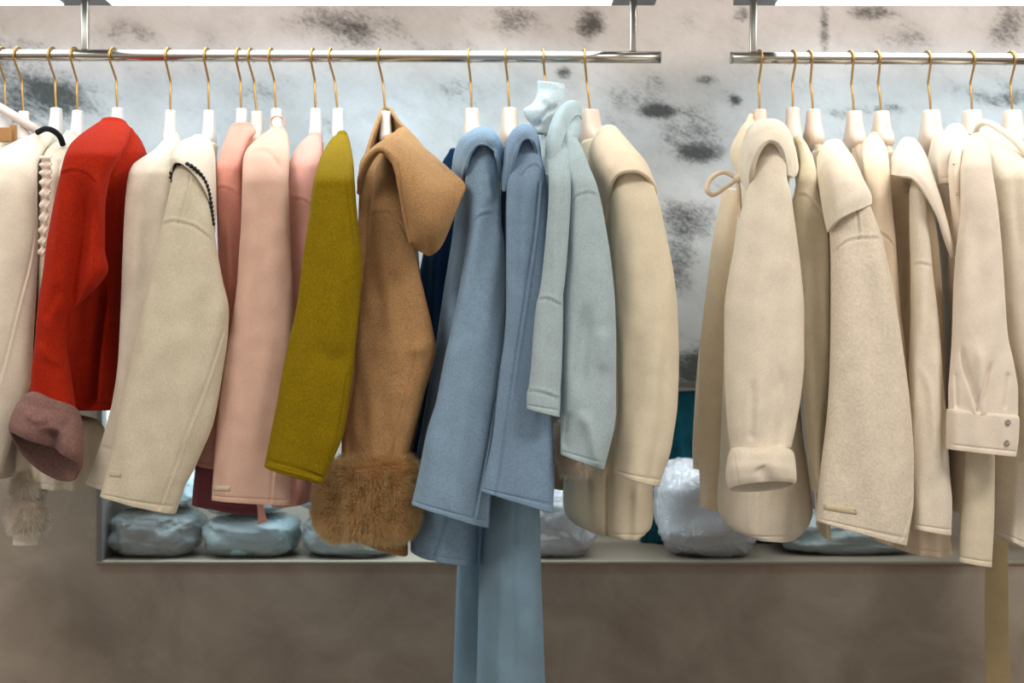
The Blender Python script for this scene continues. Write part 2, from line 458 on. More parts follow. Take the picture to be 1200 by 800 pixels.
def plaster():
    m, nt, b = newmat('taupe_plaster'); N = nt.nodes; L = nt.links
    geo = N.new('ShaderNodeNewGeometry')
    n = N.new('ShaderNodeTexNoise'); n.inputs['Scale'].default_value = 5; n.inputs['Detail'].default_value = 8; n.inputs['Roughness'].default_value = 0.6
    n.inputs['Distortion'].default_value = 0.6
    L.new(geo.outputs['Position'], n.inputs['Vector'])
    r = N.new('ShaderNodeValToRGB'); r.color_ramp.elements[0].position = 0.3; r.color_ramp.elements[1].position = 0.72
    r.color_ramp.elements[0].color = srgb((138, 123, 108)); r.color_ramp.elements[1].color = srgb((174, 160, 144))
    L.new(n.outputs['Fac'], r.inputs[0]); L.new(r.outputs[0], b.inputs['Base Color']); b.inputs['Roughness'].default_value = 0.75
    return m
M['plaster'] = plaster()
M['niche'] = plain('niche_paint', (136, 126, 114), 0.6)
M['frame'] = plain('dull_aluminium', (120, 116, 112), 0.4, 0.5)
M['floor'] = plain('floor_tile', (120, 112, 104), 0.35)
M['ceil'] = plain('ceiling_paint', (190, 182, 172), 0.9)
M['ledge'] = plain('stone_ledge', (142, 130, 114), 0.4)

def film_mat(name, c, tr=0.45):
    m, nt, b = newmat(name); N = nt.nodes; L = nt.links
    b.inputs['Base Color'].default_value = srgb(c); b.inputs['Roughness'].default_value = 0.12
    b.inputs['Specular IOR Level'].default_value = 0.8; b.inputs['Coat Weight'].default_value = 0.6; b.inputs['Coat Roughness'].default_value = 0.08
    b.inputs['Alpha'].default_value = 1-tr
    n = N.new('ShaderNodeTexNoise'); n.inputs['Scale'].default_value = 26; n.inputs['Detail'].default_value = 4; n.inputs['Distortion'].default_value = 2.5
    bp = N.new('ShaderNodeBump'); bp.inputs['Strength'].default_value = 1.0; bp.inputs['Distance'].default_value = 0.014
    L.new(n.outputs['Fac'], bp.inputs['Height']); L.new(bp.outputs[0], b.inputs['Normal'])
    return m
M['film'] = film_mat('clear_polythene', (244, 252, 252), 0.4)
M['filmw'] = film_mat('milky_polythene', (244, 246, 250), 0.25)

# ------------------------------------------------------------------ the setting
WY = 0.35
zt = at(0, 452, WY)[2]; zb = at(0, 657, WY)[2]; xl = at(119, 0, WY)[0]; xr_ = 1.45; ND = 0.36
X0, X1, ZT = -2.6, 2.6, 2.9
def wall_pieces():
    V = []; f = []; fm = []
    def quad(a, b, c, d, mi):
        k = len(V); V.extend([(a, WY, b), (c, WY, b), (c, WY, d), (a, WY, d)]); f.append([k, k+1, k+2, k+3]); fm.append(mi)
    quad(X0, zt, X1, ZT, 0)
    quad(X0, 0, X1, zb, 1); quad(X0, zb, xl, zt, 1); quad(xr_, zb, X1, zt, 1)
    return V, f, fm
V, f, fm = wall_pieces()
structure(put('wall_back', V, f, None, smooth=False, mats=[M['wall'], M['plaster']], fmat=fm))
V, f = join_meshes([box_mesh(xl-0.01, xr_+0.01, WY+ND, WY+ND+0.01, zb-0.01, zt+0.01), box_mesh(xl-0.01, xl, WY+0.001, WY+ND, zb, zt),
                    box_mesh(xr_, xr_+0.01, WY+0.001, WY+ND, zb, zt), box_mesh(xl-0.01, xr_+0.01, WY+0.001, WY+ND, zt, zt+0.01)])
structure(put('trim_1', V, f, M['niche'], smooth=False))
V, f = join_meshes([box_mesh(xl-0.012, xr_+0.012, WY-0.006, WY+ND, zb-0.008, zb)])
structure(bevel(put('trim_2', V, f, M['ledge'], smooth=False), 0.002))
V, f = join_meshes([box_mesh(xl-0.010, xl+0.003, WY-0.005, WY+0.03, zb, zt), box_mesh(xl-0.010, xr_, WY-0.005, WY+0.02, zt-0.004, zt+0.01)])
structure(bevel(put('trim_3', V, f, M['frame'], smooth=False), 0.0015))
V, f = box_mesh(X0, X1, -4.2, WY, -0.05, 0); structure(put('floor', V, f, M['floor'], smooth=False))
V, f = box_mesh(X0, X1, -4.2, WY, ZT, ZT+0.05); structure(put('ceiling', V, f, M['ceil'], smooth=False))

# ------------------------------------------------------------------ lamp bars, posts, rails
ZL = ZC+(400+2)/F*D      # underside of the lamp bars
def lamp_bar(x0, x1, strips, label):
    ya, yb = -0.33, 0.062
    t = thing('lamp_bar', ((x0+x1)/2, -0.05, ZL), label, 'lamp', 'lamp bars over the rails')
    V, f = join_meshes([box_mesh(x0, x1, ya, yb, ZL, ZL+0.05)])
    bevel(put('housing', V, f, M['housing'], t, smooth=False), 0.002)
    for a, b in strips:
        V, f = box_mesh(a, b, -0.30, 0.044, ZL-0.004, ZL-0.0005)
        put('diffuser', V, f, M['diffuser'], t, smooth=False)
        # suspension rods up to the ceiling
    for x in (x0+0.15, x1-0.15): tube('hanging_rod', [(x, -0.12, ZL+0.05), (x, -0.12, ZT)], 0.004, M['steel'], t)
xa = lambda px, Y=0.05: (px-600)/F*(Y+D)
lamp_bar(-2.0, xa(768), [(-1.9, xa(76)), (xa(133), xa(716))], 'long cool white lamp bar above the left rail')
lamp_bar(xa(860), 1.9, [(xa(908), 1.8)], 'lamp bar above the right rail, right of the gap')
rail_lamp(-1.9, xa(76)); rail_lamp(xa(133), xa(716)); rail_lamp(xa(908), 1.8)

def rail(x0, x1, y0, y1, posts, label, ends):
    a = at(x0, y0, 0); b = at(x1, y1, 0)
    t = thing('clothes_rail', tuple((a+b)/2), label, 'clothes rail', 'clothes rails')
    V, f = tube_mesh([a+(b-a)*k for k in np.linspace(0, 1, 12)], 0.0115, 48)
    put('bar', V, f, M['chrome'], t)
    for e, s in ends:
        c = a if e == 0 else b
        V, f = tube_mesh([c, c+np.array([s*0.002, 0, 0])], 0.0122, 32); put('end_cap', V, f, M['steel'], t, smooth=False)
    for p in posts:
        k = (p-x0)/(x1-x0); c = a+(b-a)*k
        V, f = box_mesh(c[0]-0.007, c[0]+0.007, -0.0075, 0.0075, c[2]+0.009, ZL-0.0005)
        bevel(put('post', V, f, M['chrome'], t, smooth=False), 0.003, 3)
    return a, b
RA = rail(-260, 773, 63.6, 67.2, (100, 742), 'chrome clothes rail carrying the coloured coats on the left', [(1, 1)])
RB = rail(857, 1500, 67.6, 71.2, (882.5,), 'chrome clothes rail carrying the cream coats on the right', [(0, -1)])
def rail_z(X):
    a, b = RA if X < 0.3 else RB
    return a[2]+(b[2]-a[2])*(X-a[0])/(b[0]-a[0])

# ------------------------------------------------------------------ hangers
def hanger(pxh, pxn, pyn, pxs, label, mat='white_h', wide=1.0, mark=False, group='gold-hooked coat hangers', arms=True, pys=None):
    """hook over the rail at pxh, wooden neck top at (pxn, pyn), near shoulder towards pxs"""
    X = (pxh-600)/F*D; zr = rail_z(X)
    neck = at(pxn, pyn, 0)
    s = (pxs-600)/F*(D-0.2)
    yaw = math.atan2(s-neck[0], 0.2); yaw = max(-0.75, min(0.75, yaw))
    dirv = np.array([math.sin(yaw), -math.cos(yaw), 0]); side = np.array([math.cos(yaw), math.sin(yaw), 0])
    t = thing('coat_hanger', (X, 0, zr), label, 'hanger', group)
    r = 0.0023; R_ = 0.0168
    yh = 0.22*X/0.9+(0.08 if X > 0 else -0.08)
    hd = np.array([math.sin(yh), -math.cos(yh), 0])
    top = np.array([X, 0, zr]); lc = top+np.array([0, 0, 0.0115+r+0.0009-R_])
    pts = [neck+np.array([0, 0, -0.01]), neck*0.7+top*0.3, neck*0.48+top*0.52-hd*0.0025, neck*0.38+top*0.62+hd*0.001]
    for a in (-32, 0, 30, 60, 90, 120, 150, 180, 205):
        ra = math.radians(a); pts.append(lc+hd*R_*math.cos(ra)+np.array([0, 0, R_*math.sin(ra)]))
    tube('hook', smooth_poly(pts, 5), r, M['gold'], t, 10)
    # neck and arms
    hw = 0.0098*wide; fl = 1.35 if wide > 1.15 else 1.0
    z0 = neck[2]
    rows = [(0.0, .011, hw), (-.004, .0125, hw*1.06), (-.02, .0155, hw*1.12), (-.038, .022, hw*1.25), (-.052, .034, hw*1.35), (-.066, .04, hw*1.2), (-.074, .034, hw*.8)]
    V = []; f = []; k = 20
    for dz, hu, hv in [(0.0012, .007, hw*.6)]+rows:
        for j in range(k):
            a = 2*math.pi*j/k; c, s_ = math.cos(a), math.sin(a)
            c = math.copysign(abs(c)**0.6, c); s_ = math.copysign(abs(s_)**0.6, s_)
            V.append(np.array([neck[0], 0, z0+dz])+dirv*hu*fl*c+side*hv*s_)
    nr = len(rows)+1
    f = [[i*k+j, i*k+(j+1) % k, (i+1)*k+(j+1) % k, (i+1)*k+j][::-1] for i in range(nr-1) for j in range(k)]
    f += [list(range(k)), [(nr-1)*k+j for j in range(k)][::-1]]
    parts = [(np.array(V), f)]
    if arms:
        for sg in (1, -1):
            us = np.linspace(0.02, 0.165, 9)
            P = [np.array([neck[0], 0, z0-0.062-0.11*((u-0.02)/0.145)**1.0])+dirv*u*sg for u in us]
            parts.append(tube_mesh(P, np.linspace(.0085, .006, 9), 12))
    V, f = join_meshes(parts)
    put('hanger_body', V, f, M[mat], t)
    if mark:
        # small stamped emblem on the neck: a ring with two legs and a bar, as on the photographed hangers
        face = np.array([math.sin(0), -1, 0])
        c = np.array([neck[0], 0, z0-0.033])-side*0+dirv*0.02; c = c+np.array([0, -0.016, 0])
        ps = []
        ring_ = [c+side*0.0028*math.cos(a)+np.array([0, 0, 0.0028*math.sin(a)+0.003]) for a in np.linspace(0, 6.28, 14)]
        ps.append(tube_mesh(ring_, 0.0005, 5)); ps.append(tube_mesh([c+side*-0.004+np.array([0, 0, -0.004]), c+np.array([0, 0, 0.0]), c+side*0.004+np.array([0, 0, -0.004])], 0.0005, 5))
        ps.append(tube_mesh([c+side*-0.004+np.array([0, 0, -0.006]), c+side*0.004+np.array([0, 0, -0.006])], 0.0005, 5))
        V, f = join_meshes(ps); put('stamp', V, f, M['mark'], t)
    return t

# ------------------------------------------------------------------ garments
def garment(kind, pxn, pyn, label, cat='coat', group=None):
    p = at(pxn, pyn, 0)
    return thing(kind, tuple(p), label, cat, group)
def srows(rows, Ys=-0.22, Yn=-0.06, ysh=60, T=None, tk=0.42, tmax=0.075):
    """simple (y,xl,xr[,dy,arch,Yover]) rows -> loft rows, curving from neck depth to shoulder depth"""
    y0 = rows[0][0]; out = []
    for r in rows:
        y, a, b = r[:3]; dy = r[3] if len(r) > 3 else 0; ar = r[4] if len(r) > 4 else 0
        s = min(1, max(0, (y-y0)/ysh)); s = math.sin(s*math.pi/2)
        Y = Yn+(Ys-Yn)*s
        if len(r) > 5 and r[5] is not None: Y = r[5]
        wd = (b-a)/F*(Y+D)
        th = T if T else min(tmax, max(0.022, wd*tk))
        out.append((y, a, b, Y, th, dy, ar))
    return out
def sleeve(parent, rows, mat, Ys=-0.22, name='sleeve', **k):
    kw = {x: k.pop(x) for x in ('Yn', 'ysh', 'T', 'tk', 'tmax') if x in k}
    return loft(name, srows(rows, Ys, **kw), M[mat], parent, **k)
def body(parent, rows, mat, pxn, pxs, Yf=-0.11, depth=0.30, name='body', **k):
    """body panel tube running back along the hanger; px outline is of its front end"""
    Xn = (pxn-600)/F*D; Xs = (pxs-600)/F*(D-0.2); sk = max(-0.7, min(0.7, (Xn-Xs)/0.2))
    out = []; y0 = rows[0][0]
    for r in rows:
        y, a, b = r[:3]; dy = r[3] if len(r) > 3 else 0
        s = min(1, max(0.12, ((y-y0)/48))); dp = depth*(0.25+0.75*s)
        Yf_ = -dp/2*0.72+0.0
        Yc = Yf+depth/2*0.72
        d1 = (Yf+D); dc = (Yc+D)
        Xa = (a-600)/F*d1+sk*(Yc-Yf); Xb = (b-600)/F*d1+sk*(Yc-Yf); z = (400-y)/F*d1
        out.append((400-z*F/dc, 600+Xa*F/dc, 600+Xb*F/dc, Yc, dp, dy))
    k.setdefault('e', 2.6); k.setdefault('n', 150); k.setdefault('wob', 0.003); k.setdefault('back', 0.3)
    return loft(name, out, M[mat], parent, skew=sk, **k)
def label_tag(sl, x0, y0, x1, y1, dy, parent):
    g = []
    us = np.linspace(0, 1, 9)
    P = np.array([[hit(sl, x0+(x1-x0)*u, y0+(y1-y0)*v+dy*u, 0.0009) for u in us] for v in (0, .5, 1)])
    Q = np.array([[hit(sl, x0+(x1-x0)*u, y0+(y1-y0)*v+dy*u, -0.0005) for u in us] for v in (0, .5, 1)])
    V = np.vstack([P.reshape(-1, 3), Q.reshape(-1, 3)]); n = 27; f = []
    for r in range(2):
        for c in range(8):
            q = [r*9+c, r*9+c+1, (r+1)*9+c+1, (r+1)*9+c]; f.append(q); f.append([i+n for i in q[::-1]])
    bd = list(range(9))+[17, 26]+list(range(25, 17, -1))+[9]
    for a, b in zip(bd, bd[1:]+bd[:1]): f.append([b, a, a+n, b+n])
    # stitched border
    brd = [hit(sl, x, y, 0.0014) for x, y in ((x0+1, y0+1), (x1-1, y0+1+dy), (x1-1, y1-1+dy), (x0+1, y1-1), (x0+1, y0+1))]
    v2, f2 = tube_mesh(brd, 0.0004, 5)
    V, f = join_meshes([(V, f), (v2, f2)])
    return put('sewn_label', V, f, M['tagw'], parent)
def S(pts, wd=2.0, dep=-0.0022): return (pts, wd, dep)
def seam(pts): return [(pts, 1.4, -0.0032), ([(x, y-3) for x, y in pts], 1.9, 0.0022)]
def vseam(pts): return [(pts, 1.3, -0.0034), ([(x+2.8, y) for x, y in pts], 1.7, 0.0018)]

def fur(name, rows, mat, parent, count=20000, length=0.018, seed=5, rad=0.00032, droop=0.25, **k):
    o = loft(name, rows, mat, parent, n=90, hem=False, cap=8, hemline=False, wob=0.004, seed=seed, **k)
    me = o.data; base = np.array([v.co[:] for v in me.vertices])
    F4 = [p.vertices[:] for p in me.polygons if len(p.vertices) == 4]
    F4 = np.array(F4); rs = np.random.RandomState(seed)
    A = base[F4[:, 0]]; B = base[F4[:, 1]]; C = base[F4[:, 2]]; Dd = base[F4[:, 3]]
    nrm = np.cross(C-A, Dd-B); ar = np.linalg.norm(nrm, axis=1); nrm /= ar[:, None]+1e-12
    cen0 = base.mean(0)
    # make sure the normals look outwards
    if ((A-cen0)*nrm).sum(1).mean() < 0: nrm = -nrm
    pick = rs.choice(len(F4), count, p=ar/ar.sum())
    u, v = rs.rand(count, 1), rs.rand(count, 1)
    P0 = (A[pick]*(1-u)+B[pick]*u)*(1-v)+(Dd[pick]*(1-u)+C[pick]*u)*v
    N_ = nrm[pick]
    # clumps share a lean
    q = P0*55
    lean = np.stack([np.sin(q[:, 0]*1.7+q[:, 2]*2.3)+np.sin(q[:, 2]*4.1+q[:, 1]*2), np.sin(q[:, 1]*2.1+q[:, 0]*3.2), np.sin(q[:, 2]*1.9-q[:, 0]*2.7)+np.sin(q[:, 0]*5.2)], 1)*0.13
    dirs = N_+lean+rs.randn(count, 3)*0.22+np.array([0, -0.1, -droop]); dirs /= np.linalg.norm(dirs, axis=1, keepdims=True)
    ln = length*(0.55+0.6*rs.rand(count, 1))
    segs = 3; VV = []; tip = []
    side = np.cross(dirs, rs.randn(count, 3)); side /= np.linalg.norm(side, axis=1, keepdims=True); s2 = np.cross(dirs, side)
    for i in range(segs+1):
        f_ = i/segs
        cpt = P0+dirs*ln*f_+np.array([0, 0, -1])*ln*0.35*f_**2*(droop*2)
        rr = rad*(1.15-f_) if i < segs else rad*0.1
        for a in (0, 2.094, 4.189):
            VV.append(cpt+(math.cos(a)*side+math.sin(a)*s2)*rr); tip.append(np.full(count, f_))
    VV = np.stack(VV, 1); tip = np.stack(tip, 1)     # count x 12 x 3
    nb = len(base); V = np.vstack([base, VV.reshape(-1, 3)])
    fl = []
    for i in range(segs):
        for j in range(3):
            fl.append([i*3+j, i*3+(j+1) % 3, (i+1)*3+(j+1) % 3, (i+1)*3+j])
    fl = np.array(fl)
    FF = (fl[None]+(np.arange(count)*12)[:, None, None]+nb).reshape(-1, 4)
    allf = [list(p.vertices) for p in me.polygons]+FF.tolist()
    me2 = bpy.data.meshes.new(name); me2.from_pydata(V.tolist(), [], allf)
    me2.materials.append(mat); me2.polygons.foreach_set('use_smooth', [True]*len(me2.polygons))
    at_ = me2.attributes.new('tipness', 'FLOAT', 'POINT')
    at_.data.foreach_set('value', np.concatenate([np.zeros(nb), tip.reshape(-1)]).astype(np.float32))
    me2.update(); o.data = me2; bpy.data.meshes.remove(me)
    o['kind'] = 'stuff'
    return o

G_L = 'coats on the left rail'; G_R = 'cream coats on the right rail'

# ---- far left: clip hanger pieces and skirt
hanger(3, 7, 131, -25, 'white hanger nearest the left edge of the frame', group='gold-hooked coat hangers')
h = hanger(22, 28, 131, 20, 'hanger with a pearly clip bar, second hook from the left edge', mat='clearbar', arms=False)
tube('clip_bar', [at(-30, 112, -.03), at(0, 126, -.03), at(22, 139, -.03), at(46, 154, -.02)], 0.009, M['clearbar'], h, 14)
V, f = join_meshes([box_mesh(*(lambda a, b: (a[0], b[0], -0.075, -0.06, b[2], a[2]))(at(1, 150, -.06), at(15, 167, -.06))),
                    box_mesh(*(lambda a, b: (a[0], b[0], -0.055, -0.04, b[2], a[2]))(at(12, 146, -.05), at(18, 166, -.05)))])
bevel(put('clip', V, f, M['clip'], h, smooth=False), 0.002)
g = garment('skirt', 5, 168, 'cream skirt clipped at the left edge behind the ivory coat', 'skirt')
body(g, [(168, -20, 14), (186, -26, 8), (215, -55, -14), (520, -80, -34)], 'cream_a', 5, -20, depth=0.22, fold=0.05, seed=3)

# ---- G1 ivory coat with black neck trim
hanger(62, 66, 127, 25, 'white hanger inside the ivory coat with black neckline')
g = garment('wool_coat', 66, 155, 'ivory wool coat with black neckline trim at the left edge', 'coat', G_L)
sl = sleeve(g, [(158, 42, 62), (166, 20, 58), (178, 0, 50), (195, -14, 43), (230, -22, 43), (280, -28, 44), (340, -34, 42), (390, -40, 39), (444, -50, 36), (500, -62, 18), (545, -70, 2, 8)],
            'ivory', -0.18, T=.055, creases=vseam([(45, 240), (36, 300), (22, 356), (8, 410), (-5, 460)]), seed=4)
body(g, [(160, 50, 68), (185, 26, 52), (260, 6, 38), (400, -10, 32), (470, -14, 22), (560, -24, 8)], 'ivory', 66, 25, seed=5)
tube('neckline_trim', smooth_poly([at(44, 155, -.10), at(53, 151, -.12), at(62, 153, -.13), at(70, 160, -.13), at(74, 170, -.12)], 8), 0.0055, M['blacktrim'], g, 12)

# ---- G2 ruffled cream blouse with fur tassels
hanger(88, 91, 130, 65, 'white hanger inside the ruffled cream blouse')
g = garment('blouse', 91, 158, 'cream blouse with a ruffled placket left of the red coat', 'blouse', None)
sl = sleeve(g, [(158, 76, 90), (166, 66, 94), (178, 54, 90), (190, 50, 84), (210, 50, 80), (260, 46, 76), (320, 46, 70), (420, 42, 66), (500, 40, 72)], 'cream_a', -0.15, seed=6, T=.04,
            creases=[S([(70, 190), (66, 240), (60, 300)], 2.2, -.004)])
# ruffle: wavy strip
def ruffle(G):
    R, C_ = G.shape[:2]
    ph = np.linspace(0, 1, R)[:, None]; ed = np.linspace(0, 1, C_)[None]
    G = G.copy(); G[..., 1] -= 0.006*np.sin(ph*60)*(0.25+abs(ed-0.5)*1.6); G[..., 0] += 0.002*np.sin(ph*60+1)*(ed-0.5)*2
    return G
sheet('ruffle', [[(x, y, -.225) for x in (a, (a+b)/2, b)] for y, a, b in [(183, 48, 60), (205, 48, 60), (235, 48, 58), (270, 47, 55), (300, 46, 52)]], M['ivory3'], g, 0.002, nu=24, nv=6, mod=ruffle)
body(g, [(160, 82, 98), (185, 66, 80), (260, 58, 76), (340, 48, 60), (482, 42, 56), (494, 30, 108), (510, 28, 116), (540, 30, 118), (572, 36, 112)], 'cream_a', 91, 66, depth=0.2, fold=0.06, seed=7, lowfold=(.006, 22, 430))
for (x0, x1, ya, yb, sd) in ((16, 50, 560, 584, 3), (12, 54, 590, 622, 4)):
    fur('fur_tassel', [(ya, x0+8, x1-8, -.1, .03), ((ya+yb)/2, x0+3, x1-3, -.1, .045), (yb, x0+9, x1-9, -.1, .03)], M['furw'], g, 2600, 0.018, sd, rad=.0005)
loft('tie_end', [(500, 22, 44, -.1, .02), (570, 17, 44, -.1, .02), (638, 15, 44, -.1, .016, 0)], M['cream_a'], g, n=48)

# ---- G3 red coat
hanger(133, 138, 127, 95, 'white hanger inside the red coat')
g = garment('red_coat', 138, 145, 'red wool coat with a rolled mauve cuff', 'coat', G_L)
body(g, [(144, 122, 148), (156, 112, 157), (180, 92, 165), (230, 84, 158), (290, 86, 150), (315, 88, 146), (340, 78, 145), (400, 68, 141), (450, 66, 139), (478, 66, 137, 2)], 'red', 138, 118,
     depth=0.28, seed=9, creases=[S([(122, 318), (118, 360), (112, 410), (106, 470)], 5, -.030), S([(132, 318), (134, 360), (130, 440)], 7, .006), S([(128, 150), (120, 200), (118, 260), (126, 300)], 6, .006)])
sl = sleeve(g, [(143, 120, 147), (150, 108, 152), (160, 94, 150), (170, 84, 146), (185, 77, 138), (205, 72, 128), (250, 62, 122), (290, 55, 122), (315, 52, 126), (330, 50, 118), (350, 47, 98), (375, 45, 78), (400, 43, 77), (440, 38, 82), (474, 36, 88, 6)],
            'red', -0.235, seed=8, T=.07, creases=seam([(72, 204), (85, 200), (100, 204), (112, 214)])+[
                S([(98, 190), (94, 270), (86, 330), (74, 400)], 9, -.022), S([(76, 210), (66, 300), (58, 380), (56, 440)], 8, .006), S([(110, 190), (120, 250), (124, 300), (118, 326)], 7, .010),
                S([(70, 330), (60, 360), (52, 380)], 5, -.004), S([(44, 400), (60, 420), (78, 424)], 5, .004)], ysh=50)
cf = loft('cuff', [(460, 38, 84, -.235, .06, 14, 6), (463, 31, 90, -.24, .08, 16, 5), (468, 26, 93, -.24, .09, 18, 2), (478, 19, 96, -.25, .095, 22, 6), (492, 13, 97, -.26, .095, 26, 6, 18), (502, 11, 96, -.265, .09, 34, 8, 32), (507, 12, 92, -.265, .082, 36, 8, 36)],
          M['mauve'], g, cap=1, res=1.5, seed=4, e=2.1, wob=0.004, creases=[S([(56, 500), (58, 540)], 10, -.02), S([(30, 480), (44, 492), (60, 488)], 5, .006), S([(80, 486), (74, 508)], 6, -.005)], hemline=False)

# ---- G4 cream coat behind oatmeal
hanger(198, 200, 130, 175, 'white hanger inside the cream coat right of the red coat')
g = garment('cream_coat', 200, 162, 'cream coat showing between the red coat and the bead-trimmed coat', 'coat', G_L)
body(g, [(162, 197, 209), (190, 178, 206), (260, 170, 198), (400, 156, 186), (480, 152, 178), (548, 140, 180)], 'cream_a', 200, 182, depth=0.26, seed=10)
sleeve(g, [(159, 197, 209), (166, 192, 210), (176, 182, 206), (186, 166, 203), (194, 156, 202), (206, 151, 202), (240, 147, 204), (300, 144, 206), (356, 142, 206), (420, 139, 200), (470, 132, 198), (520, 118, 184), (566, 101, 165, 16)],
       'cream_a', -0.185, seed=11, T=.05, creases=[S([(112, 521), (124, 525), (150, 533)], 1.6, -.003)])

# ---- G5 oatmeal coat with black beads
hanger(243, 245, 130, 225, 'white hanger inside the bead-trimmed coat')
g = garment('oatmeal_coat', 245, 160, 'oatmeal coat with black beads along its collar edge', 'coat', G_L)
loft('collar', [(162, 226, 244, -.10, .05, 0, 0), (166, 217, 248, -.13, .07, 2, 2), (175, 208, 251, -.17, .09, 6, 6), (188, 203, 252, -.21, .10, 14, 13), (203, 200.5, 252, -.24, .105, 28, 24), (216, 202, 251, -.25, .10, 40, 36)],
     M['cream_a'], g, cap=4, res=1.6, hemline=False, wob=.001, inner=0.02, wall=.003)
sl = sleeve(g, [(189, 210, 220), (195, 206, 228), (205, 203, 236), (222, 200, 243), (250, 194, 249), (280, 187, 252), (325, 176, 260), (365, 167, 268), (390, 161, 267), (440, 150, 260), (495, 137, 250), (530, 130, 236), (565, 122, 219), (580, 118, 206, 21)],
            'oat', -0.262, seed=12, T=.066, Yn=-.245, creases=seam([(188, 264), (200, 260), (212, 261), (230, 267), (252, 284)])+vseam([(223, 209), (216, 236), (209, 261)])+vseam([(262, 388), (245, 440), (218, 510), (196, 570), (187, 596)])
            + [S([(160, 420), (200, 400), (240, 390)], 14, .002)])
label_tag(sl, 128, 552, 142, 558, 1, g)
body(g, [(165, 236, 250), (200, 232, 246), (300, 214, 240), (400, 206, 236), (500, 200, 226), (560, 194, 216)], 'oat', 245, 232, Yf=-.10, depth=.26, seed=13)
beads = []
bp = smooth_poly([(204, 217), (200.5, 205), (205, 194), (217, 191.5), (230, 199), (240, 212), (246, 232), (249.5, 262)], 12)
L_ = np.concatenate([[0], np.cumsum(np.hypot(*np.diff(bp, axis=0).T))]); nb = 25
for k in range(nb):
    s = L_[-1]*k/(nb-1); x = np.interp(s, L_, bp[:, 0]); y = np.interp(s, L_, bp[:, 1])
    yy = -.305+0.04*abs(x-225)/25
    beads.append(sphere_mesh(at(x, y, yy), 0.0042, 12, 8))
V, f = join_meshes(beads); put('bead_trim', V, f, M['black'], g)

# ---- G6 salmon coat
hanger(280, 283, 128, 272, 'white hanger inside the salmon pink coat')
g = garment('salmon_coat', 283, 147, 'salmon pink coat beside the bead-trimmed coat', 'coat', G_L)
sleeve(g, [(148, 271, 297), (154, 268, 300), (164, 264, 292), (178, 259, 287), (200, 254, 284), (230, 254, 284), (300, 256, 284), (380, 258, 284), (450, 260, 284), (510, 256, 280)],
       'salmon', -0.18, seed=14, T=.04, creases=seam([(251, 222), (262, 220), (276, 226), (288, 236)])+[S([(268, 240), (270, 300), (272, 370)], 6, .006)])
body(g, [(150, 276, 296), (200, 266, 288), (300, 262, 284), (400, 250, 266), (500, 233, 256), (545, 229, 254, 4)], 'pink', 283, 275, depth=.11, Yf=-.1, seed=15)
# ---- maroon coat on the beige hanger
hanger(294, 301, 131, 285, 'beige hanger between the salmon and the blush coats', mat='cream_h')
g = garment('maroon_coat', 301, 160, 'maroon coat whose hem shows below the blush coat', 'coat', G_L)
body(g, [(172, 296, 306), (200, 290, 304), (300, 274, 292), (400, 262, 288), (480, 246, 286), (530, 230, 288), (560, 225, 304), (592, 222, 306, 12)], 'maroon', 300, 285, depth=.10, Yf=.03, fold=.03, seed=16)
sheet('ribbon_tie', [[(301, 590, -.16), (308, 586, -.16)], [(302, 600, -.165), (310, 598, -.165)], [(302, 614, -.16), (313, 611, -.16)]], M['pink'], g, 0.002)
# ---- G7 blush coat
hanger(318, 324, 128, 312, 'white hanger inside the blush coat, looped ribbon at its neck')
g = garment('blush_coat', 324, 150, 'long pale blush coat with a sewn label near the hem', 'coat', G_L)
body(g, [(158, 317, 335), (200, 306, 332), (300, 300, 328), (450, 298, 324), (540, 298, 322)], 'blush', 324, 313, depth=.26, seed=17, Yf=-.1)
sl = sleeve(g, [(152, 317, 334), (158, 308, 337), (166, 298, 338), (176, 289, 339), (188, 285, 339), (217, 284, 338), (255, 283, 339), (300, 280, 341), (332, 278, 343), (380, 271, 344), (420, 263, 344), (480, 256, 344), (540, 251, 343), (585, 248, 340, 6)],
            'blush', -0.232, seed=18, T=.046, creases=[S([(286, 190), (300, 177), (318, 182), (332, 205)], 3, -.003), S([(290, 184), (304, 173), (320, 177), (334, 198)], 3, .003)]+vseam([(330, 470), (322, 530), (317, 588)]))
label_tag(sl, 250, 569, 270, 575, 0.3, g)
tube('hanging_loop', smooth_poly([at(319, 148, -.05), at(318, 140, -.05), at(324, 136, -.06), at(332, 139, -.05), at(333, 148, -.05)], 8), 0.002, M['blush'], g, 8)
# ---- G8 rose coat
hanger(367, 370, 128, 360, 'white hanger inside the rose pink coat')
g = garment('rose_coat', 370, 155, 'rose pink coat between the blush and the mustard coats', 'coat', G_L)
sleeve(g, [(159, 362, 376), (166, 354, 377), (176, 346, 378), (198, 338, 380), (240, 337, 378), (320, 338, 374), (400, 336, 368), (480, 334, 366), (560, 334, 366)], 'pink', -0.18, seed=19, T=.036,
       creases=seam([(337, 235), (346, 233), (358, 236), (368, 243)]))
body(g, [(162, 364, 376), (200, 356, 372), (300, 348, 362), (450, 334, 352), (545, 327, 360), (572, 316, 366), (594, 314, 366, -6)], 'pink', 370, 360, depth=.22, Yf=-.1, seed=20, lowfold=(.004, 20, 480))
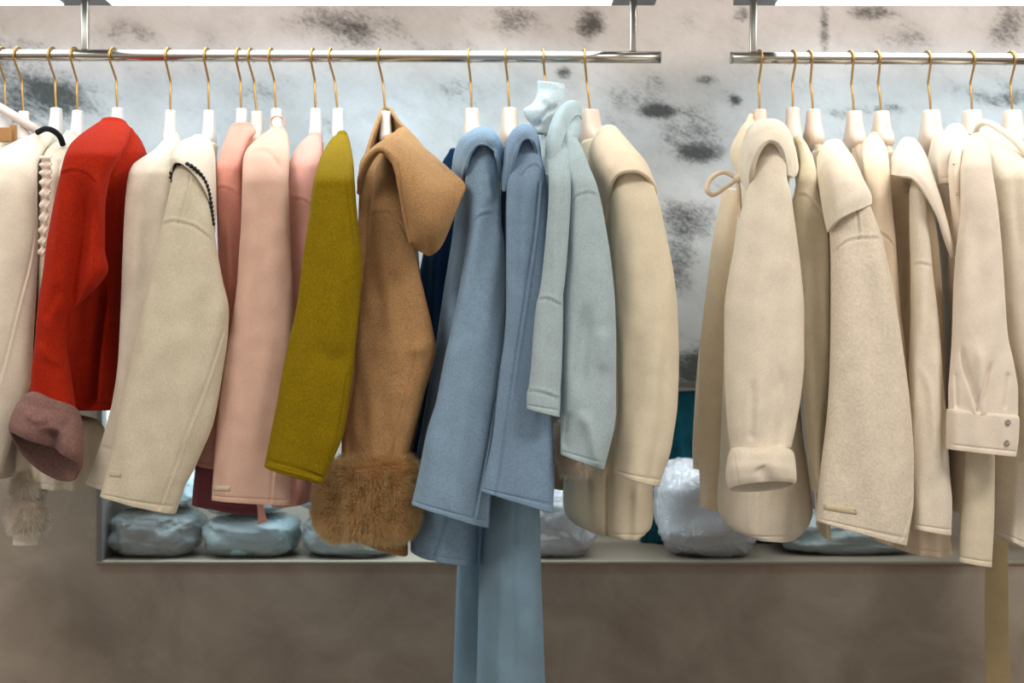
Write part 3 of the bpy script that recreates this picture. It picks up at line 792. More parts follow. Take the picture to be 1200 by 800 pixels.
# ---- G9 mustard coat
hanger(388, 396, 128, 398, 'white hanger inside the mustard coat')
g = garment('mustard_coat', 396, 157, 'mustard yellow coat left of the camel coat', 'coat', G_L)
body(g, [(162, 394, 406), (200, 388, 410), (300, 380, 414), (420, 376, 404), (540, 370, 392)], 'mustard', 396, 397, depth=.22, Yf=-.1, seed=21)
sl = sleeve(g, [(158, 395, 407), (163, 389, 409), (171, 383, 411), (190, 374, 414), (217, 367, 416), (255, 362, 419), (282, 358, 422), (310, 354, 424), (351, 349, 422), (420, 334, 415), (470, 325, 409), (510, 317, 402), (546, 310, 378, 20)],
            'mustard', -0.29, seed=22, T=.052, creases=[S([(404, 180), (410, 240), (418, 290)], 2, -.003), S([(386, 184), (398, 176), (408, 190)], 3, .003),
            S([(360, 400), (390, 420), (415, 410)], 12, -.003)]+vseam([(407, 440), (396, 510), (380, 560)])+[S([(312, 539), (345, 548), (380, 560)], 1.6, -.003), S([(311, 544), (345, 554), (378, 565)], 2, .0025)])

# ---- G10 camel hooded coat with fur cuff
hanger(445, 452, 131, 452, 'white hanger inside the camel coat, framed by its hood')
g = garment('camel_coat', 452, 157, 'camel hooded coat with a fox-brown fur cuff', 'coat', G_L)
body(g, [(170, 440, 470), (185, 426, 480), (200, 422, 486), (250, 420, 489), (300, 418, 492), (380, 412, 500), (420, 408, 506), (450, 405, 501), (500, 400, 491), (540, 400, 483), (600, 412, 478), (638, 426, 479, 14)], 'camel', 452, 455, Yf=-.13, depth=.12, seed=23, creases=[S([(430, 200), (428, 260), (426, 320)], 5, .006)])
sl = sleeve(g, [(178, 448, 456), (184, 444, 461), (200, 440, 468), (225, 437, 472), (255, 433, 477), (282, 430, 482), (310, 427, 489), (350, 422, 499), (389, 418, 508), (408, 416, 511), (432, 416, 506), (460, 413, 498), (500, 406, 487), (543, 400, 476)],
            'camel', -0.20, seed=24, T=.056, Yn=-.15, creases=seam([(433, 253), (442, 249), (455, 250), (468, 260), (480, 282)])+vseam([(487, 410), (480, 450), (463, 510), (456, 545)])+[S([(508, 398), (490, 410), (470, 405)], 7, .003)])
# hood: back piece standing round the hanger neck, front roll, and the draped tip to the right
sheet('hood_back', [[(421, 210, -.12), (436, 205, .0), (452, 200, .04), (468, 198, .0), (490, 190, -.10)], [(427, 186, -.10), (438, 182, .0), (452, 176, .045), (468, 174, .0), (492, 172, -.09)],
    [(434, 165, -.07), (441, 160, .0), (453, 154, .04), (466, 153, .0), (482, 158, -.07)], [(443, 141, -.03), (447, 138, .0), (453, 136, .035), (460, 137, .01), (469, 145, -.03)], [(446, 134, -.012), (447, 131, .004), (453, 127, .032), (459, 130, .012), (461, 134, -.012)]], M['camel'], g, 0.005)
tube('hood_rim', smooth_poly([at(424, 205, -.125), at(434, 165, -.075), at(443, 141, -.035), at(446, 134, -.012), at(448, 129, .012), at(453, 127, 0.032), at(459, 130, .012), at(461, 134, -.012), at(469, 145, -.035), at(482, 158, -.075), at(496, 174, -.11)], 8), .0035, M['camel'], g)
sheet('hood', [
    [(422, 224, -.22), (424, 190, -.22), (440, 172, -.21), (451, 165, -.12), (449, 161, -.04)],
    [(427, 205, -.265), (431, 186, -.27), (447, 168, -.235), (462, 160, -.12), (461, 157, -.04)],
    [(444, 178, -.30), (447, 176, -.29), (460, 163, -.245), (474, 155, -.13), (474, 150, -.03)],
    [(460, 192, -.305), (464, 184, -.30), (478, 176, -.26), (492, 172, -.16), (490, 168, -.05)],
    [(468, 222, -.29), (476, 214, -.315), (494, 204, -.30), (512, 194, -.22), (512, 187, -.12)],
    [(474, 256, -.275), (488, 250, -.325), (506, 238, -.335), (526, 222, -.30), (533, 204, -.245)],
    [(481, 284, -.27), (493, 276, -.31), (509, 270, -.325), (526, 254, -.31), (545, 216, -.285)],
    [(486, 289, -.25), (496, 295, -.27), (505, 298, -.28), (518, 284, -.29), (541, 226, -.285)]], M['camel'], g, 0.006, nu=8, nv=8)
tube('hood_edge', smooth_poly([at(421, 226, -.232), at(422, 208, -.265), at(427, 192, -.285), at(438, 178, -.30), at(449, 175, -.31), at(459, 184, -.315), at(466, 204, -.31), at(471, 230, -.30), at(476, 258, -.29), at(482, 285, -.28)], 8), 0.0045, M['camel'], g)
fur('fur_cuff', [(546, 398, 472, -.195, .07, -8, 0), (553, 386, 482, -.195, .088, -10), (586, 375, 485, -.195, .092, -8), (606, 374, 484, -.195, .092, 0), (619, 380, 478, -.195, .08, 2), (627, 394, 466, -.19, .06, 2)], M['fur'], g, 52000, 0.020, 8, rad=.00032, droop=.1)

# ---- G11 navy garment under the first blue coat
g = garment('navy_coat', 548, 170, 'dark navy coat showing behind the camel hood', 'coat', G_L)
body(g, [(176, 522, 532), (190, 514, 535), (240, 506, 540), (300, 492, 536), (400, 476, 520), (470, 464, 512), (560, 450, 500)], 'navy', 540, 505, Yf=.05, depth=.08, seed=25, creases=[S([(512, 260), (508, 340), (506, 420)], 5, .012)])

# ---- G12 first dusty blue coat
hanger(550, 553, 128, 562, 'cream hanger inside the first dusty blue coat', mat='cream_h', wide=1.3)
g = garment('blue_coat', 553, 152, 'dusty blue coat with a seamed drop shoulder, beside the camel coat', 'coat', G_L)
body(g, [(160, 548, 578), (200, 541, 585), (260, 535, 587), (345, 522, 586), (420, 511, 582), (500, 497, 572), (580, 485, 566), (650, 483, 562, 14)], 'blue', 553, 565, Yf=-.15, depth=.18, seed=26, creases=[S([(524, 610), (514, 640), (506, 664)], 2, -.006), S([(545, 230), (538, 300), (520, 400)], 5, .005)])
sl = sleeve(g, [(170, 562, 572), (175, 555, 577), (190, 547, 584), (219, 545, 586), (240, 547, 587), (264, 549, 588), (282, 547, 591), (339, 538, 592), (392, 527, 590), (414, 522, 589), (439, 517, 586), (470, 511, 584), (502, 501, 581), (556, 490, 577), (590, 482, 573, 28)],
            'blue', -0.252, seed=27, T=.045, Yn=-.24, creases=seam([(549, 272), (558, 257), (568, 251), (578, 251), (590, 266)])+vseam([(580, 470), (570, 530), (556, 605)])+[S([(584, 176), (586, 230)], 3, -.004), S([(510, 430), (540, 410), (575, 400)], 12, .002), S([(572, 200), (576, 240)], 5, .004)])
sheet('collar', [[(553, 160, -0.06), (553, 155, -0.09), (556, 152, -0.11), (562, 150, -0.12), (568, 150, -0.12), (573, 151, -0.11), (577, 154, -0.08), (578, 158, -0.05)],
    [(533, 190, -0.12), (535, 176, -0.19), (542, 162, -0.23), (556, 156, -0.25), (569, 155, -0.25), (580, 158, -0.24), (587, 170, -0.2), (589, 188, -0.13)],
    [(533, 208, -0.16), (537, 190, -0.24), (545, 172, -0.272), (556, 163, -0.282), (568, 161, -0.282), (579, 165, -0.29), (586, 180, -0.25), (588, 205, -0.18)],
    [(543, 214, -0.2), (545, 200, -0.27), (550, 184, -0.282), (558, 172, -0.288), (567, 170, -0.288), (576, 174, -0.288), (583, 187, -0.29), (586, 213, -0.24)]], M['blue'], g, .006)
# ---- G13 second blue coat (long)
hanger(593, 597, 127, 620, 'cream hanger inside the long slate blue coat', mat='cream_h', wide=1.3)
g = garment('long_blue_coat', 597, 152, 'long slate blue coat whose skirt runs out of the frame below', 'coat', G_L)
body(g, [(158, 602, 624), (200, 593, 634), (300, 592, 634), (420, 588, 632), (520, 578, 632), (600, 572, 637), (680, 567, 639), (760, 565, 642), (840, 563, 645)], 'bluelow', 600, 618, Yf=-.17, depth=.2, seed=28, creases=[S([(606, 560), (604, 700), (604, 840)], 2, -.004), S([(588, 600), (584, 820)], 8, .006)])
body(g, [(560, 545, 600), (680, 538, 600), (760, 535, 600), (840, 532, 600)], 'bluelow', 600, 618, Yf=.05, depth=.12, seed=29, name='back_panel')
sl = sleeve(g, [(163, 608, 622), (169, 603, 628), (184, 600, 634), (203, 597, 639), (219, 594, 641), (251, 593, 643), (314, 593, 642), (360, 593, 641), (395, 591, 642), (439, 585, 644), (512, 577, 648), (560, 567, 650), (574, 563, 648, 26)],
            'blue2', -0.305, seed=30, T=.038, Yn=-.292, creases=vseam([(632, 215), (627, 270), (616, 345), (606, 410), (597, 470), (587, 540), (580, 582)])+seam([(611, 206), (618, 197), (628, 194), (638, 204)])+[S([(606, 200), (604, 280), (602, 360)], 6, -.005)])
sheet('collar', [[(603, 156, -0.08), (604, 152, -0.11), (607, 149, -0.13), (612, 147, -0.14), (617, 147, -0.14), (621, 148, -0.13), (624, 151, -0.1), (625, 155, -0.07)],
    [(592, 188, -0.22), (594, 172, -0.25), (599, 158, -0.27), (609, 151, -0.285), (618, 150, -0.285), (626, 154, -0.27), (630, 163, -0.23), (632, 178, -0.16)],
    [(590, 222, -0.28), (594, 196, -0.30), (599, 172, -0.32), (609, 158, -0.33), (618, 155, -0.33), (626, 160, -0.32), (630, 172, -0.28), (633, 194, -0.22)],
    [(597, 218, -0.29), (601, 196, -0.32), (605, 180, -0.335), (611, 167, -0.336), (618, 163, -0.336), (624, 166, -0.34), (628, 176, -0.32), (631, 196, -0.28)]], M['blue2'], g, .006)

# ---- G14 high-neck sweater and pale coat
hanger(636, 641, 112, 650, 'hanger whose neck is wrapped by the pale blue high collar', mat='cream_h')
g = garment('high_neck_sweater', 641, 125, 'icy blue high-neck sweater with its collar slumped over the hanger', 'sweater', None)
loft('collar', [(95, 630, 661, -.045, .05, 4, -3), (104, 630, 663, -.045, .052, 3, 0), (114, 628, 663, -.05, .052, 4, 0), (122, 623, 662, -.055, .05, 8, 0), (130, 613, 657, -.06, .048, 10, 0), (138, 616, 650, -.06, .045, 6), (148, 624, 643, -.06, .035, 4), (156, 628, 640, -.06, .03)],
     M['pale2'], g, open_top=True, res=1.4, wob=.005, seed=31, e=2.1, hemline=False, inner=.02, creases=[S([(655, 122), (640, 132), (630, 146)], 3, -.008), S([(634, 108), (644, 124), (636, 140)], 4, .005)])
body(g, [(158, 631, 648), (210, 630, 645), (300, 633, 646), (400, 634, 646), (500, 636, 648)], 'pale2', 641, 650, Yf=-.02, depth=.08, seed=32)
g = garment('pale_blue_coat', 660, 160, 'pale blue wool coat with a rolled lapel, left of the cream cape-collared coat', 'coat', G_L)
body(g, [(166, 656, 682), (230, 655, 690), (330, 662, 694), (450, 664, 688), (520, 662, 672)], 'pale', 641, 665, Yf=-.13, depth=.2, seed=34)
sl = sleeve(g, [(160, 660, 673), (166, 656, 678), (175, 655, 683), (194, 655, 690), (219, 657, 700), (261, 662, 709), (314, 661, 717), (361, 659, 721), (408, 658, 722), (440, 657, 722), (480, 657, 722), (510, 657, 718), (531, 657, 708, 18)],
            'pale', -0.325, seed=35, T=.066, Yn=-.24, creases=seam([(669, 238), (676, 230), (690, 226), (702, 230)])+[S([(688, 350), (684, 400), (676, 470)], 9, -.009), S([(668, 190), (664, 260), (668, 330)], 5, -.005), S([(674, 480), (690, 500), (700, 540)], 7, .006), S([(668, 480), (662, 520)], 4, -.006), S([(706, 380), (708, 440)], 8, .005)])
sl = sleeve(g, [(158, 641, 664), (180, 641, 668), (220, 643, 669), (283, 639, 666), (330, 634, 662), (347, 631, 660), (354, 629, 660), (440, 621, 658), (455, 619, 657), (461, 617, 657), (478, 617, 656, 10)],
            'pale', -0.355, seed=33, T=.036, Yn=-.24, creases=seam([(629, 352), (642, 350), (660, 359)])+seam([(617, 458), (635, 460), (658, 468)])+[S([(650, 180), (652, 260), (648, 340)], 5, .004)])
sheet('lapel', [[(641, 205, -.31), (645, 205, -.33), (653, 204, -.33)], [(641, 170, -.29), (648, 168, -.315), (658, 170, -.31)], [(648, 142, -.24), (656, 140, -.26), (664, 152, -.255)], [(658, 126, -.19), (664, 124, -.21), (672, 138, -.22)],
                [(668, 120, -.15), (674, 121, -.17), (678, 136, -.19)], [(674, 121, -.12), (680, 127, -.13), (680, 140, -.16)]], M['pale'], g, 0.007)
loft('shoulder', [(128, 664, 678, -.13, .05), (140, 655, 680, -.17, .07), (155, 648, 680, -.22, .08), (175, 643, 672, -.26, .07), (210, 642, 664, -.275, .05), (280, 640, 662, -.27, .04)], M['pale'], g, res=2, seed=36)
# ---- beige coat with cream fur cuff under it
g = garment('beige_coat', 668, 300, 'beige coat with a cream fur cuff, hem peeping below the pale blue sleeve', 'coat', G_L)
body(g, [(240, 664, 670), (300, 655, 672), (420, 648, 672), (520, 644, 672), (571, 642, 676, 4)], 'beige', 668, 675, Yf=.06, depth=.07, seed=37)
fur('fur_cuff', [(500, 655, 690, -.20, .05), (520, 655, 698, -.205, .06), (545, 658, 697, -.205, .06), (556, 664, 692, -.2, .045)], M['furw'], g, 5000, 0.014, 9, rad=.0004)

# ---- G15 cream coat with cape collar
hanger(684, 692, 129, 745, 'broad cream hanger inside the cape-collared coat at the end of the left rail', mat='cream_h', wide=1.6)
g = garment('cape_collar_coat', 705, 155, 'cream coat with a wide cape collar, last on the left rail', 'coat', G_L)
body(g, [(160, 700, 724), (200, 704, 745), (300, 706, 765), (450, 700, 776), (500, 694, 776), (540, 682, 775), (592, 678, 774), (606, 680, 774), (616, 686, 772), (624, 696, 764), (629, 708, 754)], 'ivory4', 692, 735, Yf=-.12, depth=.26, seed=38, creases=[S([(714, 540), (712, 634)], 3, -.015), S([(746, 560), (744, 634)], 6, .006), S([(695, 540), (695, 620)], 8, .006)])
sl = sleeve(g, [(199, 730, 745), (204, 724, 754), (214, 719, 764), (227, 717, 769), (277, 716, 781), (318, 718, 789), (365, 721, 794), (420, 724, 795.5), (471, 724, 794), (510, 722, 789), (535, 720, 784), (554, 719, 772, 15)],
            'ivory4', -0.262, seed=39, T=.07, Yn=-.255, creases=[S([(780, 380), (776, 480), (762, 560)], 5, -.002)])
sheet('cape_collar', [[(700, 160, -0.06), (702, 154, -0.08), (706, 150, -0.1), (711, 148, -0.11), (716, 148, -0.11), (719, 149, -0.1), (722, 152, -0.08), (722, 155, -0.05)],
    [(691, 182, -0.13), (694, 174, -0.18), (704, 170, -0.21), (716, 168, -0.22), (728, 168, -0.215), (736, 170, -0.19), (741, 174, -0.15), (742, 180, -0.1)],
    [(693, 222, -0.18), (700, 204, -0.235), (710, 192, -0.27), (724, 188, -0.28), (738, 186, -0.28), (749, 188, -0.26), (757, 194, -0.22), (757, 204, -0.16)],
    [(709, 262, -0.21), (714, 234, -0.25), (718, 214, -0.295), (728, 203, -0.315), (745, 201, -0.315), (757, 207, -0.3), (766, 218, -0.27), (769, 229, -0.22)]], M['ivory2'], g, .007)

# ================================================================== right rail
# ---- G16 hooded tie coat
hanger(889.5, 890, 129, 902, 'cream hanger inside the hooded coat with a tied bow', mat='cream_h', wide=1.3)
g = garment('tie_neck_coat', 890, 150, 'cream coat with a soft hood, a tied bow and one rolled cuff', 'coat', G_R)
body(g, [(165, 886, 914), (220, 872, 922), (300, 862, 930), (400, 852, 938), (500, 848, 944), (560, 845, 952), (590, 843, 956), (605, 844.5, 957), (616, 850, 954), (625, 861, 947), (630, 876, 936, 3)], 'ivory', 890, 900, Yf=-.15, depth=.24, seed=41, creases=[S([(880, 560), (878, 630)], 6, .006), S([(930, 480), (936, 620)], 7, .006), S([(855, 540), (852, 610)], 5, -.005)])
sl = sleeve(g, [(166, 894, 908), (172, 888, 915), (187, 884, 921), (205, 881, 921), (227, 875, 926), (255, 867, 930), (283, 862, 934), (324, 854, 939), (365, 849, 942), (420, 849, 942), (465, 850, 938), (500, 853, 932), (528, 857, 927, -6)],
            'ivory', -0.275, seed=42, T=.075, Yn=-.265, creases=[S([(898, 190), (894, 300), (890, 400), (884, 500)], 14, .004), S([(915, 420), (918, 480), (914, 520)], 6, -.006), S([(882, 440), (880, 510)], 5, -.004)], hemline=False)
loft('cuff', [(522, 862, 924, -.28, .075, 2, 0), (527, 856, 930, -.285, .088, 4, 2), (540, 852, 932, -.29, .09, 4, 6), (555, 850.5, 933, -.295, .088, 3, 10), (566, 852, 933, -.295, .084, -2, 9), (572, 855, 931, -.295, .076, -5, 8)],
     M['ivory'], g, cap=1, res=1.5, e=2.1, seed=43, creases=seam([(860, 533), (863, 550), (868, 574)])+[S([(900, 562), (890, 545)], 8, -.005)], hemline=False, wob=.002)
sheet('far_front', [[(847, 222, .02), (862, 222, .0), (872, 222, .0)], [(836, 283, .02), (850, 283, 0), (868, 283, 0)], [(825, 365, .02), (842, 365, .0), (862, 365, 0)], [(820, 420, .02), (838, 425, 0), (860, 425, 0)], [(820, 520, .02), (838, 520, -.01), (860, 520, 0)], [(821, 594, .02), (834, 598, -.01), (850, 601, 0)]], M['ivory2'], g, .005)
loft('far_sleeve', [(225, 846, 866, .12, .03), (283, 835, 862, .13, .035), (365, 825, 856, .14, .04), (435, 817, 850, .14, .04), (495, 813, 848, .14, .04), (530, 811.5, 846, .14, .04), (548, 812, 845, .14, .04, 8)], M['ivory2'], g, seed=44, creases=[([(806, 531), (850, 536)], 1.5, -.003)])
sheet('hood', [[(866, 206, -.12), (857, 180, -.10), (866, 156, -.06), (880, 133, -.02)], [(872, 204, -.20), (866, 180, -.16), (873, 160, -.1), (886, 136, .02)], [(877, 205, -.26), (875, 184, -.24), (880, 160, -.06), (893, 135, .05)]], M['ivory2'], g, .006)
sheet('hood_front', [[(880, 150, -0.06), (884, 146, -0.1), (890, 143, -0.13), (898, 142, -0.14), (906, 142, -0.14), (914, 145, -0.12), (921, 152, -0.09), (926, 162, -0.06)],
    [(868, 195, -0.17), (870, 178, -0.23), (878, 160, -0.27), (893, 150, -0.285), (906, 148, -0.285), (918, 154, -0.27), (928, 172, -0.22), (933, 196, -0.17)],
    [(874, 218, -0.22), (874, 196, -0.27), (880, 176, -0.305), (892, 160, -0.315), (904, 155, -0.315), (915, 160, -0.31), (924, 178, -0.28), (928, 208, -0.22)],
    [(881, 225, -0.25), (881, 205, -0.3), (886, 186, -0.32), (893, 172, -0.33), (902, 166, -0.33), (911, 170, -0.325), (917, 182, -0.31), (921, 205, -0.27)]], M['ivory'], g, .010)
bow = join_meshes([tube_mesh(smooth_poly([at(864, 209, -.2), at(850, 202, -.2), at(838, 205, -.21), at(830, 214, -.21), at(829, 224, -.21), at(836, 228, -.2), at(848, 221, -.19), at(862, 211, -.19)], 8), 0.0045, 8),
                   tube_mesh(smooth_poly([at(864, 209, -.2), at(866, 225, -.2), at(867, 240, -.19), at(868, 254, -.19)], 6), 0.004, 8), sphere_mesh(at(865, 209, -.205), .008, 12, 8)])
put('bow', bow[0], bow[1], M['ivory2'], g)

# ---- G17
hanger(929, 929, 127, 945, 'cream hanger just right of the hooded coat', mat='cream_h', wide=1.2)
g = garment('smooth_cream_coat', 929, 160, 'smooth cream coat squeezed between the rolled-cuff coat and the labelled coat', 'coat', G_R)
body(g, [(165, 931, 941), (200, 936, 954), (300, 944, 962), (450, 953, 967), (560, 961, 972), (628, 964, 975, 4)], 'ivory4', 929, 940, Yf=-.12, depth=.24, seed=45)
sl = sleeve(g, [(163, 930, 939), (172, 936, 945), (190, 938.5, 953), (215, 935, 959), (240, 930, 966), (310, 933, 971), (370, 938, 971.5), (435, 940, 971), (510, 945, 963), (575, 953, 960)], 'ivory4', -0.215, seed=46, T=.05,
            creases=seam([(925, 234), (935, 229), (945, 230), (957, 241), (968, 256)]))
# ---- G18 labelled coat with big collar
hanger(948, 953, 129, 985, 'cream hanger inside the broad-collared coat with a label', mat='cream_h', wide=1.2)
g = garment('broad_collar_coat', 965, 160, 'cream coat with a broad pointed collar and a sewn label near its hem', 'coat', G_R)
body(g, [(172, 966, 984), (230, 976, 1000), (350, 982, 1012), (480, 984, 1018), (590, 984, 1020)], 'boucle', 955, 985, Yf=-.13, depth=.26, seed=47)
sl = sleeve(g, [(205, 975, 1000), (225, 972, 1012), (250, 972, 1022), (277, 973, 1032), (310, 974, 1040), (337, 974, 1046), (392, 973.5, 1055), (420, 973, 1059), (465, 971, 1065), (510, 967, 1069), (540, 963, 1070.5), (588, 958, 1070), (609, 956, 1062, 29)],
            'boucle', -0.285, seed=48, T=.07, Yn=-.24, creases=seam([(978, 296), (988, 286), (999, 281), (1012, 279), (1028, 279)])+vseam([(1004, 248), (1006, 262), (1007, 280)])+vseam([(1068, 585), (1064, 610), (1056, 632)])+[S([(1020, 280), (1036, 340), (1048, 420)], 10, .003)])
label_tag(sl, 965, 590, 1004, 597, 6, g)
sheet('collar', [[(958, 186, -.14), (968, 168, -.10), (982, 165, -.08), (989, 172, -.08)], [(959, 205, -.22), (973, 184, -.22), (991, 180, -.20), (1000, 188, -.14)],
                 [(963, 230, -.27), (978, 210, -.31), (999, 204, -.30), (1010, 210, -.22)], [(967, 254, -.29), (982, 238, -.335), (1006, 226, -.335), (1019, 228, -.27)], [(971, 272, -.295), (983, 258, -.335), (1003, 247, -.34), (1021, 240, -.30)]], M['ivory'], g, .007, nu=10, nv=12)
# ---- G19
hanger(996, 1001, 131, 1030, 'cream hanger with a stamp, fourth hook on the right rail', mat='cream_h', wide=1.35, mark=True)
g = garment('drop_shoulder_coat', 1010, 160, 'cream coat with a curved shoulder seam behind the broad-collared coat', 'coat', G_R)
body(g, [(166, 1008, 1028), (230, 1010, 1036), (350, 1022, 1036), (500, 1028, 1040), (590, 1030, 1044), (632, 1024, 1051, 6)], 'ivory2', 1001, 1026, Yf=-.1, depth=.24, seed=49)
sl = sleeve(g, [(160, 1018, 1028), (165, 1012, 1033), (178, 1011, 1039), (200, 1013, 1042), (240, 1011, 1045), (282, 1010, 1049), (365, 1010, 1055), (398, 1014, 1059), (470, 1020, 1064), (560, 1028, 1066)],
            'ivory2', -0.215, seed=50, T=.045, creases=seam([(1022, 272), (1030, 272), (1040, 279), (1048, 290)]))
# ---- G20 lapel coat
hanger(1027, 1033, 131, 1070, 'cream hanger with a stamp inside the wide-lapelled coat', mat='cream_h', wide=1.35, mark=True)
g = garment('wide_lapel_coat', 1045, 160, 'cream coat with a long swooping lapel ending in a point', 'coat', G_R)
body(g, [(175, 1050, 1068), (215, 1047, 1090), (300, 1052, 1107), (400, 1056, 1112), (520, 1060, 1115), (590, 1063, 1116), (648, 1064, 1122, 2)], 'ivory2', 1036, 1075, Yf=-.14, depth=.24, seed=51, lowfold=(.008, 24, 560), creases=[S([(1062, 230), (1064, 380)], 6, .008), S([(1098, 300), (1104, 400)], 5, .004)])
sl = sleeve(g, [(212, 1070, 1078), (225, 1067, 1082), (269, 1067, 1087), (310, 1068, 1091), (365, 1068, 1098), (435, 1066, 1104), (495, 1067, 1109), (552, 1068, 1112), (588, 1069, 1115), (618, 1069, 1114, 8)],
            'ivory', -0.262, seed=52, T=.05, Yn=-.22, creases=seam([(1067, 312), (1078, 309), (1092, 312)])+[S([(1076, 420), (1090, 460), (1096, 540)], 5, .004), S([(1102, 400), (1106, 480), (1106, 560)], 3, -.004)])
sheet('lapel', [[(1045, 205, -.2), (1046, 186, -.14), (1058, 164, -.08), (1070, 163, -.06)], [(1056, 207, -.27), (1060, 190, -.24), (1070, 176, -.17), (1078, 172, -.1)],
                [(1070, 210, -.30), (1075, 200, -.29), (1082, 190, -.24), (1087, 190, -.14)], [(1083, 226, -.31), (1088, 218, -.305), (1093, 214, -.27), (1096, 216, -.17)],
                [(1096, 250, -.305), (1100, 246, -.305), (1104, 246, -.28), (1106, 250, -.2)], [(1107, 280, -.29), (1109, 277, -.295), (1112, 276, -.28), (1113, 278, -.22)], [(1114, 301, -.27), (1115, 300, -.27), (1116, 300, -.27), (1117, 299, -.25)]], M['ivory3'], g, .006, nu=8, nv=8)
# ---- G21 blouse
hanger(1086, 1091, 130, 1125, 'cream hanger with a stamp inside the buttoned blouse', mat='cream_h', wide=1.6, mark=True)
g = garment('buttoned_blouse', 1105, 148, 'smooth ivory blouse with jewelled cuff buttons', 'blouse', None)
body(g, [(152, 1105, 1127), (175, 1100, 1132), (200, 1097, 1136), (260, 1108, 1144), (300, 1114, 1148), (420, 1119, 1154), (560, 1118, 1156), (600, 1118, 1156)], 'ivory3', 1091, 1118, Yf=-.16, depth=.26, seed=53,
     creases=[S([(1113, 180), (1114, 240), (1118, 300)], 5, .005)])
sl = sleeve(g, [(161, 1138, 1147), (166, 1133, 1153), (178, 1129, 1158), (200, 1127, 1161), (241, 1127, 1167), (296, 1121, 1173), (340, 1118, 1176), (392, 1116.5, 1180), (430, 1114, 1188), (460, 1112, 1192), (482, 1112, 1192, 6)],
            'ivory3', -0.30, seed=54, T=.062, Yn=-.22, hemline=False, creases=[S([(1146, 482), (1140, 455), (1132, 430), (1126, 400)], 3, -.007), S([(1146, 482), (1154, 450), (1164, 420)], 3, -.007), S([(1146, 480), (1148, 440), (1146, 400)], 6, .006),
            S([(1122, 476), (1120, 440)], 2.5, -.005), S([(1178, 476), (1182, 440)], 2.5, -.005), S([(1146, 240), (1150, 320), (1152, 380)], 10, -.004)])
cf = loft('cuff', [(479, 1111, 1192, -.30, .064, 8, 0), (482, 1110, 1193, -.30, .068, 8, 0), (505, 1110, 1192, -.30, .068, 8, 0), (525, 1110, 1189, -.30, .068, 9, 0)], M['ivory3'], g, cap=1, res=1.6, seed=55, wob=.002, e=2.6)
for (x, y) in ((1181, 495), (1180, 519)):
    c = hit(cf, x, y, 0.002); ps = [sphere_mesh(c, .0055, 16, 8, (1, .45, 1))]
    for k in range(7):
        a = k/7*6.28; ps.append(sphere_mesh(c+np.array([.0035*math.cos(a), -.002, .0035*math.sin(a)]), .0014, 6, 4))
    V, f = join_meshes(ps); put('jewelled_button', V, f, M['jewel'], cf, smooth=False)
pk = sheet('placket', [[(1124, 156, -.16), (1131, 156, -.17), (1137, 160, -.17)], [(1116, 176, -.235), (1121, 176, -.25), (1127, 178, -.25)], [(1112, 200, -.262), (1118, 200, -.278), (1125, 202, -.275)], [(1114, 230, -.262), (1120, 230, -.28), (1128, 230, -.275)], [(1117, 262, -.262), (1124, 262, -.28), (1133, 264, -.28)], [(1119, 284, -.262), (1125, 284, -.275), (1132, 281, -.28)], [(1120, 299, -.262), (1122, 297, -.27), (1125, 293, -.275)]], M['ivory3'], g, .003)
for (x, y, Y) in ((1136, 157, -.172), (1118, 192, -.28), (1121, 227, -.284), (1125, 261, -.286)):
    V, f = sphere_mesh(at(x, y, Y), .0026, 12, 6, (1, .5, 1)); put('button', V, f, M['jewel'], pk)
loft('neckband', [(150, 1110, 1128, -.10, .05), (156, 1106, 1134, -.14, .07, 4), (170, 1100, 1134, -.19, .07, 4), (190, 1100, 1126, -.21, .05), (215, 1101, 1122, -.21, .04)], M['ivory3'], g, res=2, seed=56)
g = garment('scarf', 1145, 300, 'cream scarf end hanging straight down below the jewelled cuff', 'scarf')
loft('scarf_cloth', [(300, 1136, 1160, -.235, .018), (420, 1133, 1162, -.235, .02), (535, 1131, 1165.5, -.235, .022), (600, 1126, 1165, -.235, .024), (657, 1123, 1162, -.235, .024, 7)], M['ivory4'], g, n=64, seed=57, creases=[S([(1150, 530), (1146, 660)], 8, .003)])
# ---- G22
hanger(1137, 1139, 130, 1190, 'cream hanger second from the right edge', mat='cream_h', wide=1.6)
g = garment('round_collar_coat', 1150, 150, 'cream coat cut by the right edge of the frame', 'coat', G_R)
body(g, [(165, 1160, 1186), (240, 1170, 1215), (400, 1180, 1230), (540, 1170, 1230), (625, 1165, 1230, 30)], 'ivory', 1142, 1185, Yf=-.13, depth=.24, seed=58, creases=[S([(1190, 500), (1184, 640)], 6, .006)])
sl = sleeve(g, [(152, 1150, 1172), (158, 1150, 1186), (170, 1156, 1200), (185, 1161, 1212), (214, 1164, 1222), (255, 1169, 1232), (337, 1175, 1240), (420, 1186, 1246), (459, 1193, 1248), (540, 1196, 1244)],
            'ivory', -0.25, seed=59, T=.07, creases=[S([(1190, 190), (1196, 300)], 6, -.004)])
tube('collar_edge', smooth_poly([at(1143, 156, -.08), at(1148, 146, -.11), at(1158, 144, -.14), at(1172, 152, -.18), at(1188, 164, -.22), at(1204, 182, -.25)], 8), .006, M['ivory'], g, 12)
# ---- G23
hanger(1184, 1186, 130, 1230, 'cream hanger with a stamp, nearest the right edge of the frame', mat='cream_h', wide=1.6, mark=True)
g = garment('edge_coat', 1200, 165, 'sliver of a cream coat at the very right edge behind its neighbour', 'coat', G_R)
body(g, [(168, 1196, 1224), (240, 1220, 1262), (400, 1236, 1280), (620, 1236, 1280)], 'ivory2', 1188, 1235, Yf=-.12, depth=.24, seed=60)
